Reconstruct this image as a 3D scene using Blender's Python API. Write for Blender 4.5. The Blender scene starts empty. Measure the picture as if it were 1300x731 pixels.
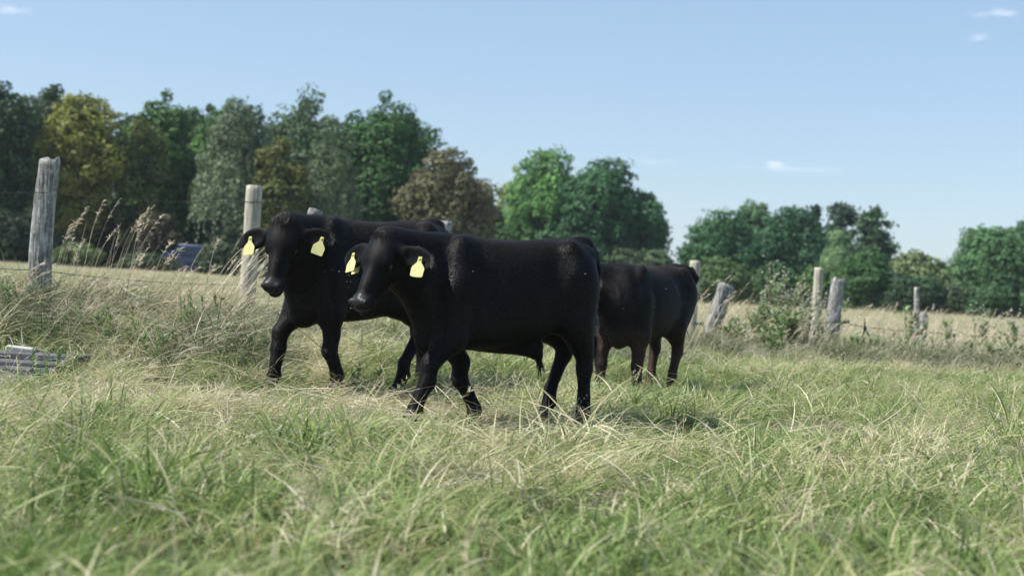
import bpy, math, random
import numpy as np
from mathutils import Vector, Matrix

SC = bpy.context.scene
COL = SC.collection
rng = np.random.default_rng(11)
random.seed(5)
R = math.radians

# ------------------------------------------------------------------ camera
F_PX = 1806.0                       # focal length in pixels of the 1300 px wide photograph
ROLL = R(3.0)
CAMZ = 0.90
PITCH = math.atan2(365.5 - 352.0, F_PX)
cam_d = bpy.data.cameras.new('camera')
cam = bpy.data.objects.new('camera', cam_d)
COL.objects.link(cam)
_f = Vector((0, math.cos(PITCH), -math.sin(PITCH)))
_r0 = Vector((1, 0, 0)); _u0 = _r0.cross(_f)
_r = _r0 * math.cos(ROLL) + _u0 * math.sin(ROLL)
_u = -_r0 * math.sin(ROLL) + _u0 * math.cos(ROLL)
m = Matrix((_r, _u, -_f)).transposed().to_4x4()
m.translation = Vector((0, 0, CAMZ))
cam.matrix_world = m
cam_d.sensor_width = 36
cam_d.lens = 36 * F_PX / 1300
cam_d.clip_start = 0.05
cam_d.clip_end = 6000
cam_d.dof.use_dof = True
cam_d.dof.focus_distance = 8.9
cam_d.dof.aperture_fstop = 2.1
cam_d.dof.aperture_blades = 7
SC.camera = cam

# ------------------------------------------------------------------ sky, sun, exposure
SUN_EL, SUN_AZ = R(49), R(-101)     # azimuth from +Y clockwise: the sun stands to the left, a little behind the camera
sun_vec = Vector((math.sin(SUN_AZ) * math.cos(SUN_EL), math.cos(SUN_AZ) * math.cos(SUN_EL), math.sin(SUN_EL)))
W = bpy.data.worlds.new('World'); SC.world = W; W.use_nodes = True
nt = W.node_tree; nt.nodes.clear()
wo = nt.nodes.new('ShaderNodeOutputWorld'); bg = nt.nodes.new('ShaderNodeBackground')
sky = nt.nodes.new('ShaderNodeTexSky'); sky.sky_type = 'NISHITA'; sky.sun_disc = False
sky.sun_elevation = SUN_EL; sky.sun_rotation = SUN_AZ
sky.air_density = 1.0; sky.dust_density = 0.15; sky.ozone_density = 1.2; sky.altitude = 0
bg.inputs['Strength'].default_value = 0.11
# faint wisps of cloud, each at its own bearing in the sky
geo = nt.nodes.new('ShaderNodeNewGeometry')
def vdir(px, py):
    d = _f + _r * ((px - 650) / F_PX) + _u * ((365.5 - py) / F_PX)
    return d.normalized()
tc = nt.nodes.new('ShaderNodeTexCoord')
flat = nt.nodes.new('ShaderNodeMix'); flat.data_type = 'RGBA'; flat.inputs['Factor'].default_value = .55
nt.links.new(sky.outputs[0], flat.inputs['A']); flat.inputs['B'].default_value = (2.65, 3.8, 5.35, 1)
last = flat.outputs['Result']
noi = nt.nodes.new('ShaderNodeTexNoise'); noi.inputs['Scale'].default_value = 90; noi.inputs['Detail'].default_value = 5
mp = nt.nodes.new('ShaderNodeMapping'); mp.inputs['Scale'].default_value = (1, 1, 2.6)
nt.links.new(tc.outputs['Generated'], mp.inputs[0]); nt.links.new(mp.outputs[0], noi.inputs['Vector'])
for (px, py, rx, rz, a) in [(1266, 17, .015, .0030, .24), (1243, 49, .008, .0035, .18), (988, 209, .009, .0028, .28),
                            (1005, 215, .040, .0026, .12), (12, 12, .014, .0034, .25), (822, 205, .022, .004, .08)]:
    d = vdir(px, py)
    sub = nt.nodes.new('ShaderNodeVectorMath'); sub.operation = 'SUBTRACT'; sub.inputs[1].default_value = d
    nt.links.new(tc.outputs['Generated'], sub.inputs[0])
    mul = nt.nodes.new('ShaderNodeVectorMath'); mul.operation = 'MULTIPLY'; mul.inputs[1].default_value = (1 / rx, 1 / .05, 1 / rz)
    nt.links.new(sub.outputs[0], mul.inputs[0])
    ln = nt.nodes.new('ShaderNodeVectorMath'); ln.operation = 'LENGTH'; nt.links.new(mul.outputs[0], ln.inputs[0])
    ad = nt.nodes.new('ShaderNodeMath'); ad.operation = 'MULTIPLY_ADD'; ad.inputs[1].default_value = 2.2; ad.inputs[2].default_value = -1.1
    nt.links.new(noi.outputs[0], ad.inputs[0])
    ad2 = nt.nodes.new('ShaderNodeMath'); ad2.operation = 'SUBTRACT'
    nt.links.new(ln.outputs['Value'], ad2.inputs[0]); nt.links.new(ad.outputs[0], ad2.inputs[1])
    mr = nt.nodes.new('ShaderNodeMapRange'); mr.interpolation_type = 'SMOOTHSTEP'
    mr.inputs['From Min'].default_value = 1.1; mr.inputs['From Max'].default_value = 0.0
    mr.inputs['To Min'].default_value = 0; mr.inputs['To Max'].default_value = a
    nt.links.new(ad2.outputs[0], mr.inputs['Value'])
    mx = nt.nodes.new('ShaderNodeMix'); mx.data_type = 'RGBA'; mx.inputs['B'].default_value = (9.5, 9.6, 10, 1)
    nt.links.new(mr.outputs[0], mx.inputs['Factor']); nt.links.new(last, mx.inputs['A']); last = mx.outputs['Result']
nt.links.new(last, bg.inputs['Color']); nt.links.new(bg.outputs[0], wo.inputs[0])

sl = bpy.data.lights.new('sun', 'SUN'); sl.energy = 5.0; sl.angle = R(0.55); sl.color = (1, .955, .88)
so = bpy.data.objects.new('sun', sl); COL.objects.link(so)
so.rotation_euler = sun_vec.to_track_quat('Z', 'Y').to_euler()
SC.view_settings.view_transform = 'Standard'; SC.view_settings.look = 'None'
SC.view_settings.gamma = 1; SC.view_settings.use_curve_mapping = False
SC.view_settings.exposure = 0.50
SC.cycles.max_bounces = 6; SC.cycles.transparent_max_bounces = 6
SC.cycles.diffuse_bounces = 3; SC.cycles.glossy_bounces = 2; SC.cycles.transmission_bounces = 3
SC.cycles.sample_clamp_indirect = 4

# ------------------------------------------------------------------ helpers
def at(px, py, dist):
    """world point seen at pixel (px, py) of the photograph at depth dist"""
    d = _f + _r * ((px - 650) / F_PX) + _u * ((365.5 - py) / F_PX)
    return Vector((0, 0, CAMZ)) + d * (dist / d.y)

def S(t):
    t = np.clip(t, 0, 1); return t * t * (3 - 2 * t)

_ph = np.random.default_rng(3).uniform(0, 6.28, (40,))
_an = np.random.default_rng(4).uniform(0, 6.28, (40,))
def wav(x, y, f, k0, n=5):
    s = 0
    for i in range(n):
        a = _an[k0 + i]; ff = f * (1 + .37 * i)
        s = s + np.sin((x * math.cos(a) + y * math.sin(a)) * ff + _ph[k0 + i] + 1.3 * np.sin((x * math.sin(a) - y * math.cos(a)) * ff * .6 + _ph[(k0 + i + 7) % 40]))
    return s / n

def terrain(x, y):
    x = np.asarray(x, float); y = np.asarray(y, float)
    z = .40 * S((y - 8.8) / 4.0) * S((1.2 + .04 * y - x) / (4.2 + .25 * y))
    z = z + .035 * wav(x, y, 1.5, 0) * S((60 - y) / 40) + .022 * wav(x, y, 4.5, 6) * S((25 - y) / 10)
    z = z + .10 * np.exp(-((x + 2.6) ** 2 / 1.6 + (y - 12.0) ** 2 / .5))     # low bank along the fence
    z = z - .09 * np.exp(-((x + 3.9) ** 2 + (y - 9.3) ** 2) / .8)
    z = z + .09 * wav(x, y, 3.2, 25) * np.exp(-((y - 11.8) / 1.3) ** 2) * S((-x + .5) / 1)
    z = z - .32 * np.exp(-((x + 14) ** 2 / 30 + (y - 63) ** 2 / 20))
    z = z - .07 * np.exp(-((x - 1.3) ** 2 / .8 + (y - 12.1) ** 2 / 1.2)) - .03 * np.exp(-((x - .1) ** 2 / .8 + (y - 8.6) ** 2 / .5)) - .05 * np.exp(-((x + 1.2) ** 2 / .8 + (y - 9.9) ** 2 / .6))
    z = z + .10 * np.exp(-((x - 3.4) ** 2 / 3.0 + (y - 19.2) ** 2 / 1.0))
    return z
def tz(x, y): return float(terrain(x, y))

def tag(o, label=None, cat=None, group=None, kind=None):
    if label: o['label'] = label
    if cat: o['category'] = cat
    if group: o['group'] = group
    if kind: o['kind'] = kind
    return o

def empty(name, loc, rz=0, **k):
    o = bpy.data.objects.new(name, None); COL.objects.link(o)
    o.location = loc; o.rotation_euler = (0, 0, rz); o.empty_display_size = .2
    return tag(o, **k)

def mesh_np(name, V, Fq, attrs=None, smooth=False, face_n=4):
    me = bpy.data.meshes.new(name)
    V = np.ascontiguousarray(V, dtype=np.float32); Fq = np.ascontiguousarray(Fq, dtype=np.int32)
    me.vertices.add(len(V)); me.vertices.foreach_set('co', V.ravel())
    me.loops.add(Fq.size); me.loops.foreach_set('vertex_index', Fq.ravel())
    me.polygons.add(len(Fq)); me.polygons.foreach_set('loop_start', np.arange(0, Fq.size, face_n, dtype=np.int32))
    if smooth: me.polygons.foreach_set('use_smooth', np.ones(len(Fq), bool))
    for k, a in (attrs or {}).items():
        at_ = me.attributes.new(k, 'FLOAT', 'POINT'); at_.data.foreach_set('value', np.ascontiguousarray(a, dtype=np.float32))
    me.update(); me.validate()
    return me

def obj(name, me, mat=None, parent=None, link=True, **k):
    o = bpy.data.objects.new(name, me)
    if mat: me.materials.append(mat)
    if link: COL.objects.link(o)
    if parent: o.parent = parent
    return tag(o, **k)

class MB:
    """collects quads/tris as a mesh"""
    def __init__(s): s.V = []; s.F = []
    def add(s, V, F):
        b = len(s.V); s.V += [tuple(v) for v in V]; s.F += [tuple(i + b for i in f) for f in F]
    def tube(s, pts, rad, n=8, jit=0, cap=True):
        pts = [Vector(p) for p in pts]; V = []; Fc = []
        ref = None
        for i, p in enumerate(pts):
            d = (pts[min(i + 1, len(pts) - 1)] - pts[max(i - 1, 0)]).normalized()
            if ref is None: ref = d.orthogonal().normalized()
            a = (ref - d * ref.dot(d)).normalized(); b = d.cross(a); ref = a
            r = rad[i] if hasattr(rad, '__len__') else rad
            for k in range(n):
                t = 2 * math.pi * k / n; rr = r * (1 + (random.uniform(-jit, jit) if jit else 0))
                V.append(p + a * math.cos(t) * rr + b * math.sin(t) * rr)
        for i in range(len(pts) - 1):
            for k in range(n):
                Fc.append((i * n + k, i * n + (k + 1) % n, (i + 1) * n + (k + 1) % n, (i + 1) * n + k))
        if cap:
            Fc.append(tuple(range(n - 1, -1, -1))); Fc.append(tuple((len(pts) - 1) * n + k for k in range(n)))
        s.add(V, Fc)
    def box(s, c, h, rot=None):
        c = Vector(c); V = []
        for x in (-1, 1):
            for y in (-1, 1):
                for z in (-1, 1):
                    v = Vector((x * h[0], y * h[1], z * h[2]))
                    if rot: v = rot @ v
                    V.append(c + v)
        s.add(V, [(0, 1, 3, 2), (4, 6, 7, 5), (0, 4, 5, 1), (2, 3, 7, 6), (0, 2, 6, 4), (1, 5, 7, 3)])
    def mesh(s, name, smooth=True):
        me = bpy.data.meshes.new(name); me.from_pydata(s.V, [], s.F)
        if smooth: me.polygons.foreach_set('use_smooth', [True] * len(me.polygons))
        me.update(); return me
    def build(s, name, mat, parent=None, smooth=True, bevel=0, **k):
        o = obj(name, s.mesh(name, smooth), mat, parent, **k)
        if bevel:
            b = o.modifiers.new('bevel', 'BEVEL'); b.width = bevel; b.segments = 2
        return o

# ------------------------------------------------------------------ materials
def new_mat(name):
    mt = bpy.data.materials.new(name); mt.use_nodes = True; n = mt.node_tree; n.nodes.clear()
    out = n.nodes.new('ShaderNodeOutputMaterial'); return mt, n, out
def nd(n, t, **k):
    x = n.nodes.new(t)
    for a, b in k.items():
        if a in x.inputs: x.inputs[a].default_value = b
        else: setattr(x, a, b)
    return x
def ramp(n, src, stops):
    r = n.nodes.new('ShaderNodeValToRGB'); cr = r.color_ramp
    while len(cr.elements) < len(stops): cr.elements.new(.5)
    for e, (p, c) in zip(cr.elements, stops): e.position = p; e.color = (*c, 1)
    n.links.new(src, r.inputs[0]); return r.outputs[0]
def noise(n, scale, detail=4, vec=None, rough=.55, sc=None):
    t = nd(n, 'ShaderNodeTexNoise', Scale=scale, Detail=detail, Roughness=rough)
    if vec is not None:
        if sc:
            mpn = n.nodes.new('ShaderNodeMapping'); mpn.inputs['Scale'].default_value = sc
            n.links.new(vec, mpn.inputs[0]); vec = mpn.outputs[0]
        n.links.new(vec, t.inputs['Vector'])
    return t.outputs[0]
def math_(n, op, a, b, clamp=False):
    x = n.nodes.new('ShaderNodeMath'); x.operation = op; x.use_clamp = clamp
    for i, v in enumerate((a, b)):
        if isinstance(v, (int, float)): x.inputs[i].default_value = v
        else: n.links.new(v, x.inputs[i])
    return x.outputs[0]
def mixc(n, f, a, b, mode='MIX'):
    x = n.nodes.new('ShaderNodeMix'); x.data_type = 'RGBA'; x.blend_type = mode
    for k, v in (('Factor', f), ('A', a), ('B', b)):
        if isinstance(v, (int, float)): x.inputs[k].default_value = v
        elif isinstance(v, tuple): x.inputs[k].default_value = (*v, 1)
        else: n.links.new(v, x.inputs[k])
    return x.outputs['Result']

def leafy(name, stops, trans=.35, rough=.55, pos_scale=.5, pos_amt=.25, spec=.3, fine=0):
    """leaf and blade material: colour runs along a ramp by the tint of each leaf and a slow drift over the place"""
    mt, n, out = new_mat(name)
    a = nd(n, 'ShaderNodeAttribute', attribute_name='tint')
    g = n.nodes.new('ShaderNodeNewGeometry')
    nz = noise(n, pos_scale, 3, g.outputs['Position'])
    if fine: nz = math_(n, 'ADD', nz, math_(n, 'MULTIPLY', math_(n, 'SUBTRACT', noise(n, fine, 2, g.outputs['Position']), .5), 1.3))
    v = math_(n, 'ADD', a.outputs['Fac'], math_(n, 'MULTIPLY', math_(n, 'SUBTRACT', nz, .5), pos_amt * 2), True)
    c = ramp(n, v, stops)
    p = nd(n, 'ShaderNodeBsdfPrincipled', Roughness=rough); p.inputs['Specular IOR Level'].default_value = spec
    n.links.new(c, p.inputs['Base Color'])
    t = n.nodes.new('ShaderNodeBsdfTranslucent'); n.links.new(c, t.inputs['Color'])
    ms = n.nodes.new('ShaderNodeMixShader'); ms.inputs[0].default_value = trans
    n.links.new(p.outputs[0], ms.inputs[1]); n.links.new(t.outputs[0], ms.inputs[2]); n.links.new(ms.outputs[0], out.inputs[0])
    return mt

def simple(name, col, rough=.5, metal=0, spec=.5, coat=0):
    mt, n, out = new_mat(name)
    tcn = n.nodes.new('ShaderNodeTexCoord')
    nz = noise(n, 30, 4, tcn.outputs['Object'])
    c = mixc(n, math_(n, 'MULTIPLY', nz, .35), col, tuple(x * .6 for x in col))
    p = nd(n, 'ShaderNodeBsdfPrincipled', Roughness=rough, Metallic=metal); p.inputs['Specular IOR Level'].default_value = spec
    p.inputs['Coat Weight'].default_value = coat
    n.links.new(c, p.inputs['Base Color']); n.links.new(p.outputs[0], out.inputs[0]); return mt

def wood(name, dark, mid, light, streak=60, lichen=0, along=(1, 1, .07)):
    mt, n, out = new_mat(name)
    tcn = n.nodes.new('ShaderNodeTexCoord')
    g = noise(n, streak, 6, tcn.outputs['Object'], .65, along)
    b = noise(n, 9, 5, tcn.outputs['Object'], .6)
    v = math_(n, 'ADD', math_(n, 'MULTIPLY', g, .7), math_(n, 'MULTIPLY', b, .3))
    c = ramp(n, v, [(.36, dark), (.5, mid), (.62, light)])
    if lichen:
        l = noise(n, 26, 5, tcn.outputs['Object'], .7)
        lr = ramp(n, l, [(.56, (0, 0, 0)), (.66, (1, 1, 1))])
        c = mixc(n, math_(n, 'MULTIPLY', lr, lichen), c, (.50, .53, .50))
    p = nd(n, 'ShaderNodeBsdfPrincipled', Roughness=.85); p.inputs['Specular IOR Level'].default_value = .2
    bp = nd(n, 'ShaderNodeBump', Strength=.7, Distance=.02); n.links.new(v, bp.inputs['Height'])
    n.links.new(bp.outputs[0], p.inputs['Normal']); n.links.new(c, p.inputs['Base Color']); n.links.new(p.outputs[0], out.inputs[0])
    return mt

GREEN = [(0, (.10, .155, .04)), (.25, (.20, .29, .085)), (.45, (.30, .37, .13)), (.62, (.40, .41, .18)), (.8, (.54, .49, .29)), (1, (.70, .63, .46))]
M_grass = leafy('meadow_blades', GREEN, .35, .5, 1.1, .30, fine=4.5)
M_rough = leafy('rough_blades', [(0, (.045, .075, .025)), (.3, (.11, .16, .055)), (.55, (.20, .22, .11)), (.75, (.40, .36, .25)), (1, (.66, .60, .47))], .25, .55, 1.3, .25, fine=3.5)
M_field = leafy('field_blades', [(0, (.20, .27, .10)), (.35, (.34, .37, .18)), (.65, (.49, .44, .29)), (1, (.63, .54, .42))], .3, .6, .25, .25)
M_dry = leafy('dry_blades', [(0, (.20, .16, .09)), (.4, (.42, .35, .22)), (.75, (.58, .50, .36)), (1, (.68, .61, .47))], .3, .6, 1.5, .15)

def ground_mat():
    mt, n, out = new_mat('ground_soil')
    g = n.nodes.new('ShaderNodeNewGeometry')
    a = noise(n, 3.0, 6, g.outputs['Position'], .7); b = noise(n, .22, 4, g.outputs['Position'])
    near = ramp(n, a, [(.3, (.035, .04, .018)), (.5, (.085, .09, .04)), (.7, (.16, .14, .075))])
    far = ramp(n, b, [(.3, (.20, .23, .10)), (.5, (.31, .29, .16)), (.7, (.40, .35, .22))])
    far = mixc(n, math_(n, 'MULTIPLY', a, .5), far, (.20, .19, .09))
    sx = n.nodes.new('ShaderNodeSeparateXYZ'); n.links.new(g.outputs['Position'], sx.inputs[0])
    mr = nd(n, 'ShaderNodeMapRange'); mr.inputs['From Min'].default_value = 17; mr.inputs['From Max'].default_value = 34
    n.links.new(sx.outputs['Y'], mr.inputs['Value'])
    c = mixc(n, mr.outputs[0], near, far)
    p = nd(n, 'ShaderNodeBsdfPrincipled', Roughness=.95); p.inputs['Specular IOR Level'].default_value = .1
    bp = nd(n, 'ShaderNodeBump', Strength=.8, Distance=.05); n.links.new(a, bp.inputs['Height']); n.links.new(bp.outputs[0], p.inputs['Normal'])
    n.links.new(c, p.inputs['Base Color']); n.links.new(p.outputs[0], out.inputs[0]); return mt

# ------------------------------------------------------------------ ground
def axis(lo, hi, n0, pw):
    t = np.linspace(-1, 1, n0); return np.where(t < 0, -lo * -(np.abs(t) ** pw), hi * np.abs(t) ** pw)
xs = axis(-1, 1, 241, 3.0); xs = np.sign(xs) * np.abs(xs) * 2500 + 0 ; xs = np.sort(xs)
t = np.linspace(0, 1, 150)
xs = np.concatenate([-(14 * t + 2500 * t ** 9)[::-1], (14 * t + 2500 * t ** 9)[1:]])
t = np.linspace(0, 1, 260)
ys = -12 + 48 * t + 3600 * t ** 12
GX, GY = np.meshgrid(xs, ys)
GZ = terrain(GX, GY)
nx, ny = len(xs), len(ys)
V = np.stack([GX, GY, GZ], -1).reshape(-1, 3)
i = np.arange(ny - 1)[:, None] * nx + np.arange(nx - 1)[None]
Fq = np.stack([i, i + 1, i + 1 + nx, i + nx], -1).reshape(-1, 4)
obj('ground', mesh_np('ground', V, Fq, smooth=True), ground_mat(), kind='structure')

# ------------------------------------------------------------------ grass
WIND = 0.25      # azimuth the grass is laid towards: to the right, a little away
def strips(root, az, L, w, th0, th1, tint, S_=5, twist=None, droop=None):
    n = len(L); tt = np.linspace(0, 1, S_ + 1)
    th = th0[:, None] + (th1 - th0)[:, None] * tt[None] ** 1.3
    if droop is not None: th = th + droop[:, None] * tt[None] ** 4
    ds = (L / S_)[:, None]
    hx = np.concatenate([np.zeros((n, 1)), np.cumsum(np.sin(th[:, :-1]) * ds, 1)], 1)
    hz = np.concatenate([np.zeros((n, 1)), np.cumsum(np.cos(th[:, :-1]) * ds, 1)], 1)
    ca, sa = np.cos(az)[:, None], np.sin(az)[:, None]
    C = np.stack([root[:, 0:1] + hx * ca, root[:, 1:2] + hx * sa, root[:, 2:3] + hz], -1)
    tw = (twist if twist is not None else rng.uniform(-1.2, 1.2, n))[:, None] * (0.4 + tt[None])
    side = np.stack([-sa * np.cos(tw) + ca * np.sin(tw) * np.cos(th), ca * np.cos(tw) + sa * np.sin(tw) * np.cos(th), -np.sin(tw) * np.sin(th)], -1)
    ww = w[:, None] * (1 - tt[None] ** 2.2 * .93) * .5
    A = C - side * ww[..., None]; B = C + side * ww[..., None]
    V = np.stack([A, B], 2).reshape(n, -1, 3)
    k = np.arange(S_) * 2
    f = np.stack([k, k + 1, k + 3, k + 2], -1)
    Fq = (f[None] + (np.arange(n) * (S_ + 1) * 2)[:, None, None]).reshape(-1, 4)
    T = np.repeat(tint, (S_ + 1) * 2)
    return V.reshape(-1, 3), Fq, T, C

def cat(parts):
    V = []; Fq = []; T = []; b = 0
    for v, f, t_ in parts:
        V.append(v); Fq.append(f + b); T.append(t_); b += len(v)
    return np.concatenate(V), np.concatenate(Fq), np.concatenate(T)

def tuft(n, rad, L, tint, laid=.5, w=.004, spread=1.35, S_=5, seeds=0, stalkL=.5, seedtint=.9):
    r = rad * np.sqrt(rng.random(n)); a = rng.uniform(0, 6.28, n)
    root = np.stack([r * np.cos(a), r * np.sin(a), np.full(n, -.02)], -1)
    az = WIND + rng.normal(0, spread, n)
    wild = rng.random(n) < .3; az[wild] = rng.uniform(0, 6.28, wild.sum())
    LL = L * rng.uniform(.45, 1.25, n)
    th0 = np.abs(rng.normal(.15 + .35 * laid, .25, n)); th1 = th0 + rng.uniform(.3, 1.3, n) * (.5 + laid)
    tn = np.clip(rng.normal(tint[0], tint[1], n), 0, 1)
    dead = rng.random(n) < tint[2]; tn[dead] = rng.uniform(.7, 1, dead.sum())
    ps = [strips(root, az, LL, w * rng.uniform(.6, 1.5, n), th0, np.minimum(th1, 2.0), tn, S_)[:3]]
    if seeds:
        rr = rad * np.sqrt(rng.random(seeds)); a = rng.uniform(0, 6.28, seeds)
        root = np.stack([rr * np.cos(a), rr * np.sin(a), np.zeros(seeds)], -1)
        az = WIND + rng.normal(0, .8, seeds); LL = stalkL * rng.uniform(.7, 1.2, seeds)
        v, f, t_, C = strips(root, az, LL, np.full(seeds, .0025), rng.uniform(.1, .4, seeds), rng.uniform(.5, 1.2, seeds), np.full(seeds, seedtint - .1), 7)
        ps.append((v, f, t_))
        # panicle: short fine strips round the last third of each stalk
        m_ = 16; idx = np.repeat(np.arange(seeds), m_); u = rng.uniform(.62, 1, len(idx)) * 7
        k = np.minimum(u.astype(int), 6); fr = (u - k)[:, None]
        P = C[idx, k] * (1 - fr) + C[idx, k + 1] * fr
        nn = len(idx)
        ps.append(strips(P, az[idx] + rng.normal(0, 1.3, nn), rng.uniform(.012, .035, nn), np.full(nn, .0028), rng.uniform(.2, 1.2, nn), rng.uniform(.8, 1.6, nn), np.clip(rng.normal(seedtint, .08, nn), 0, 1), 2)[:3])
    return cat(ps)

def library(name, tufts, mat):
    c = bpy.data.collections.new(name)
    for k, (v, f, t_) in enumerate(tufts):
        o = obj('%s_%02d' % (name, k), mesh_np(name, v, f, {'tint': t_}), mat, link=False); c.objects.link(o)
    return c

def scatter(name, coll, P, idx, rot, scl, **k):
    me = bpy.data.meshes.new(name); me.vertices.add(len(P)); me.vertices.foreach_set('co', np.ascontiguousarray(P, np.float32).ravel())
    a = me.attributes.new('pick', 'INT', 'POINT'); a.data.foreach_set('value', idx.astype(np.int32))
    a = me.attributes.new('rot', 'FLOAT_VECTOR', 'POINT'); a.data.foreach_set('vector', np.ascontiguousarray(rot, np.float32).ravel())
    a = me.attributes.new('scl', 'FLOAT_VECTOR', 'POINT'); a.data.foreach_set('vector', np.ascontiguousarray(scl, np.float32).ravel())
    o = obj(name, me, None, kind='stuff', **k)
    g = bpy.data.node_groups.new(name, 'GeometryNodeTree')
    g.interface.new_socket('Geometry', in_out='INPUT', socket_type='NodeSocketGeometry')
    g.interface.new_socket('Geometry', in_out='OUTPUT', socket_type='NodeSocketGeometry')
    gi = g.nodes.new('NodeGroupInput'); go = g.nodes.new('NodeGroupOutput')
    ci = g.nodes.new('GeometryNodeCollectionInfo'); ci.inputs['Collection'].default_value = coll
    ci.inputs['Separate Children'].default_value = True; ci.inputs['Reset Children'].default_value = True
    ip = g.nodes.new('GeometryNodeInstanceOnPoints'); ip.inputs['Pick Instance'].default_value = True
    def na(nm, t_):
        x = g.nodes.new('GeometryNodeInputNamedAttribute'); x.data_type = t_; x.inputs['Name'].default_value = nm
        return x.outputs['Attribute']
    g.links.new(gi.outputs[0], ip.inputs['Points']); g.links.new(ci.outputs[0], ip.inputs['Instance'])
    g.links.new(na('pick', 'INT'), ip.inputs['Instance Index']); g.links.new(na('rot', 'FLOAT_VECTOR'), ip.inputs['Rotation'])
    g.links.new(na('scl', 'FLOAT_VECTOR'), ip.inputs['Scale']); g.links.new(ip.outputs[0], go.inputs[0])
    md = o.modifiers.new('scatter', 'NODES'); md.node_group = g
    return o

def sample(n, y0, y1, marg=1.6, k=.38, pw=1.0):
    """points in the wedge the camera sees (with a margin for a step to the side)"""
    u = rng.random(n); y = y0 + (y1 - y0) * u ** pw
    wv = k * y + marg; keep = rng.random(n) < wv / (k * y1 + marg)
    y = y[keep]; wv = wv[keep]; x = rng.uniform(-1, 1, len(y)) * wv
    return x, y

# near meadow: green, mixed and dry tufts, plus ones with seed heads
near = [tuft(80, .13, .20, (.26, .12, .06), 1.0, .0058) for _ in range(4)] + \
       [tuft(85, .14, .23, (.44, .14, .22), 1.3, .0050) for _ in range(4)] + \
       [tuft(90, .16, .26, (.76, .12, .30), 1.7, .0042) for _ in range(4)] + \
       [tuft(70, .15, .22, (.48, .15, .3), 1.1, .0038, seeds=6, stalkL=.30) for _ in range(3)] + \
       [tuft(80, .12, .22, (.34, .12, .06), 1.0, .0058) for _ in range(2)]
C_near = library('grass_tuft', near, M_grass)

def dryness(x, y):
    d = .36 + .36 * wav(x, y, 1.7, 12) + .36 * wav(x, y, 4.2, 20)
    d = d + .30 * np.exp(-((x + 1.4) ** 2 / 5 + (y - 8.3) ** 2 / 4.0))          # trampled straw round the calves' feet
    d = d + .30 * S((y - 9) / 5) * S((0 - x) / 2)
    d = d - .22 * np.exp(-((x - 1.6) ** 2 / 2.5 + (y - 10.5) ** 2 / 6))          # fresh green right of the calves
    d = d + .30 * np.exp(-((x - 3.3) ** 2 / 2 + (y - 9.0) ** 2 / 1.5))
    d = d - .12 * S((6.6 - y) / 2)
    return d

def near_grass():
    x, y = sample(22000, 2.2, 19)
    hollow = wav(x, y, 2.6, 28) * .8 + wav(x, y, 6.5, 3) * .9
    keep = (rng.random(len(x)) < np.clip(.88 + hollow * 1.3, .24, 1)) & ~((np.abs(x + 3.9) < .74) & (np.abs(y - 9.65) < .78)); x, y, hollow = x[keep], y[keep], hollow[keep]
    n = len(x); z = terrain(x, y)
    d = dryness(x, y) + rng.normal(0, .14, n)
    idx = np.where(d < .36, rng.integers(0, 4, n), np.where(d < .60, rng.integers(4, 8, n), rng.integers(8, 12, n)))
    sd = rng.random(n) < .06; idx[sd] = rng.integers(12, 15, sd.sum())
    cl = (rng.random(n) < .05) & (d < .45); idx[cl] = rng.integers(15, 17, cl.sum())
    rot = np.stack([rng.normal(0, .2, n), rng.normal(0, .2, n), rng.normal(0, .9, n) + .8 * wav(x, y, 1.7, 30)], -1)
    s = rng.uniform(.5, 1.4, n) * (1 + .5 * np.clip(hollow, -1, 1))
    s *= 1 - .15 * S((y - 9.5) / 3) * S((x - .5) / 1.5)
    s *= 1 - .45 * np.exp(-((x - 0) ** 2 / 3 + (y - 8.2) ** 2 / .6)) - .45 * np.exp(-((x + 1.1) ** 2 / 1 + (y - 9.4) ** 2 / .5)) - .40 * np.exp(-((x - 1.2) ** 2 / .6 + (y - 12.1) ** 2 / .6))
    scl = np.stack([s * 1.1, s * 1.1, s * rng.uniform(.5, .9, n)], -1)
    scatter('meadow_grass', C_near, np.stack([x, y, z], -1), idx, rot, scl, label='long green and straw coloured meadow grass laid over by wind', cat='grass')
near_grass()

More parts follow.
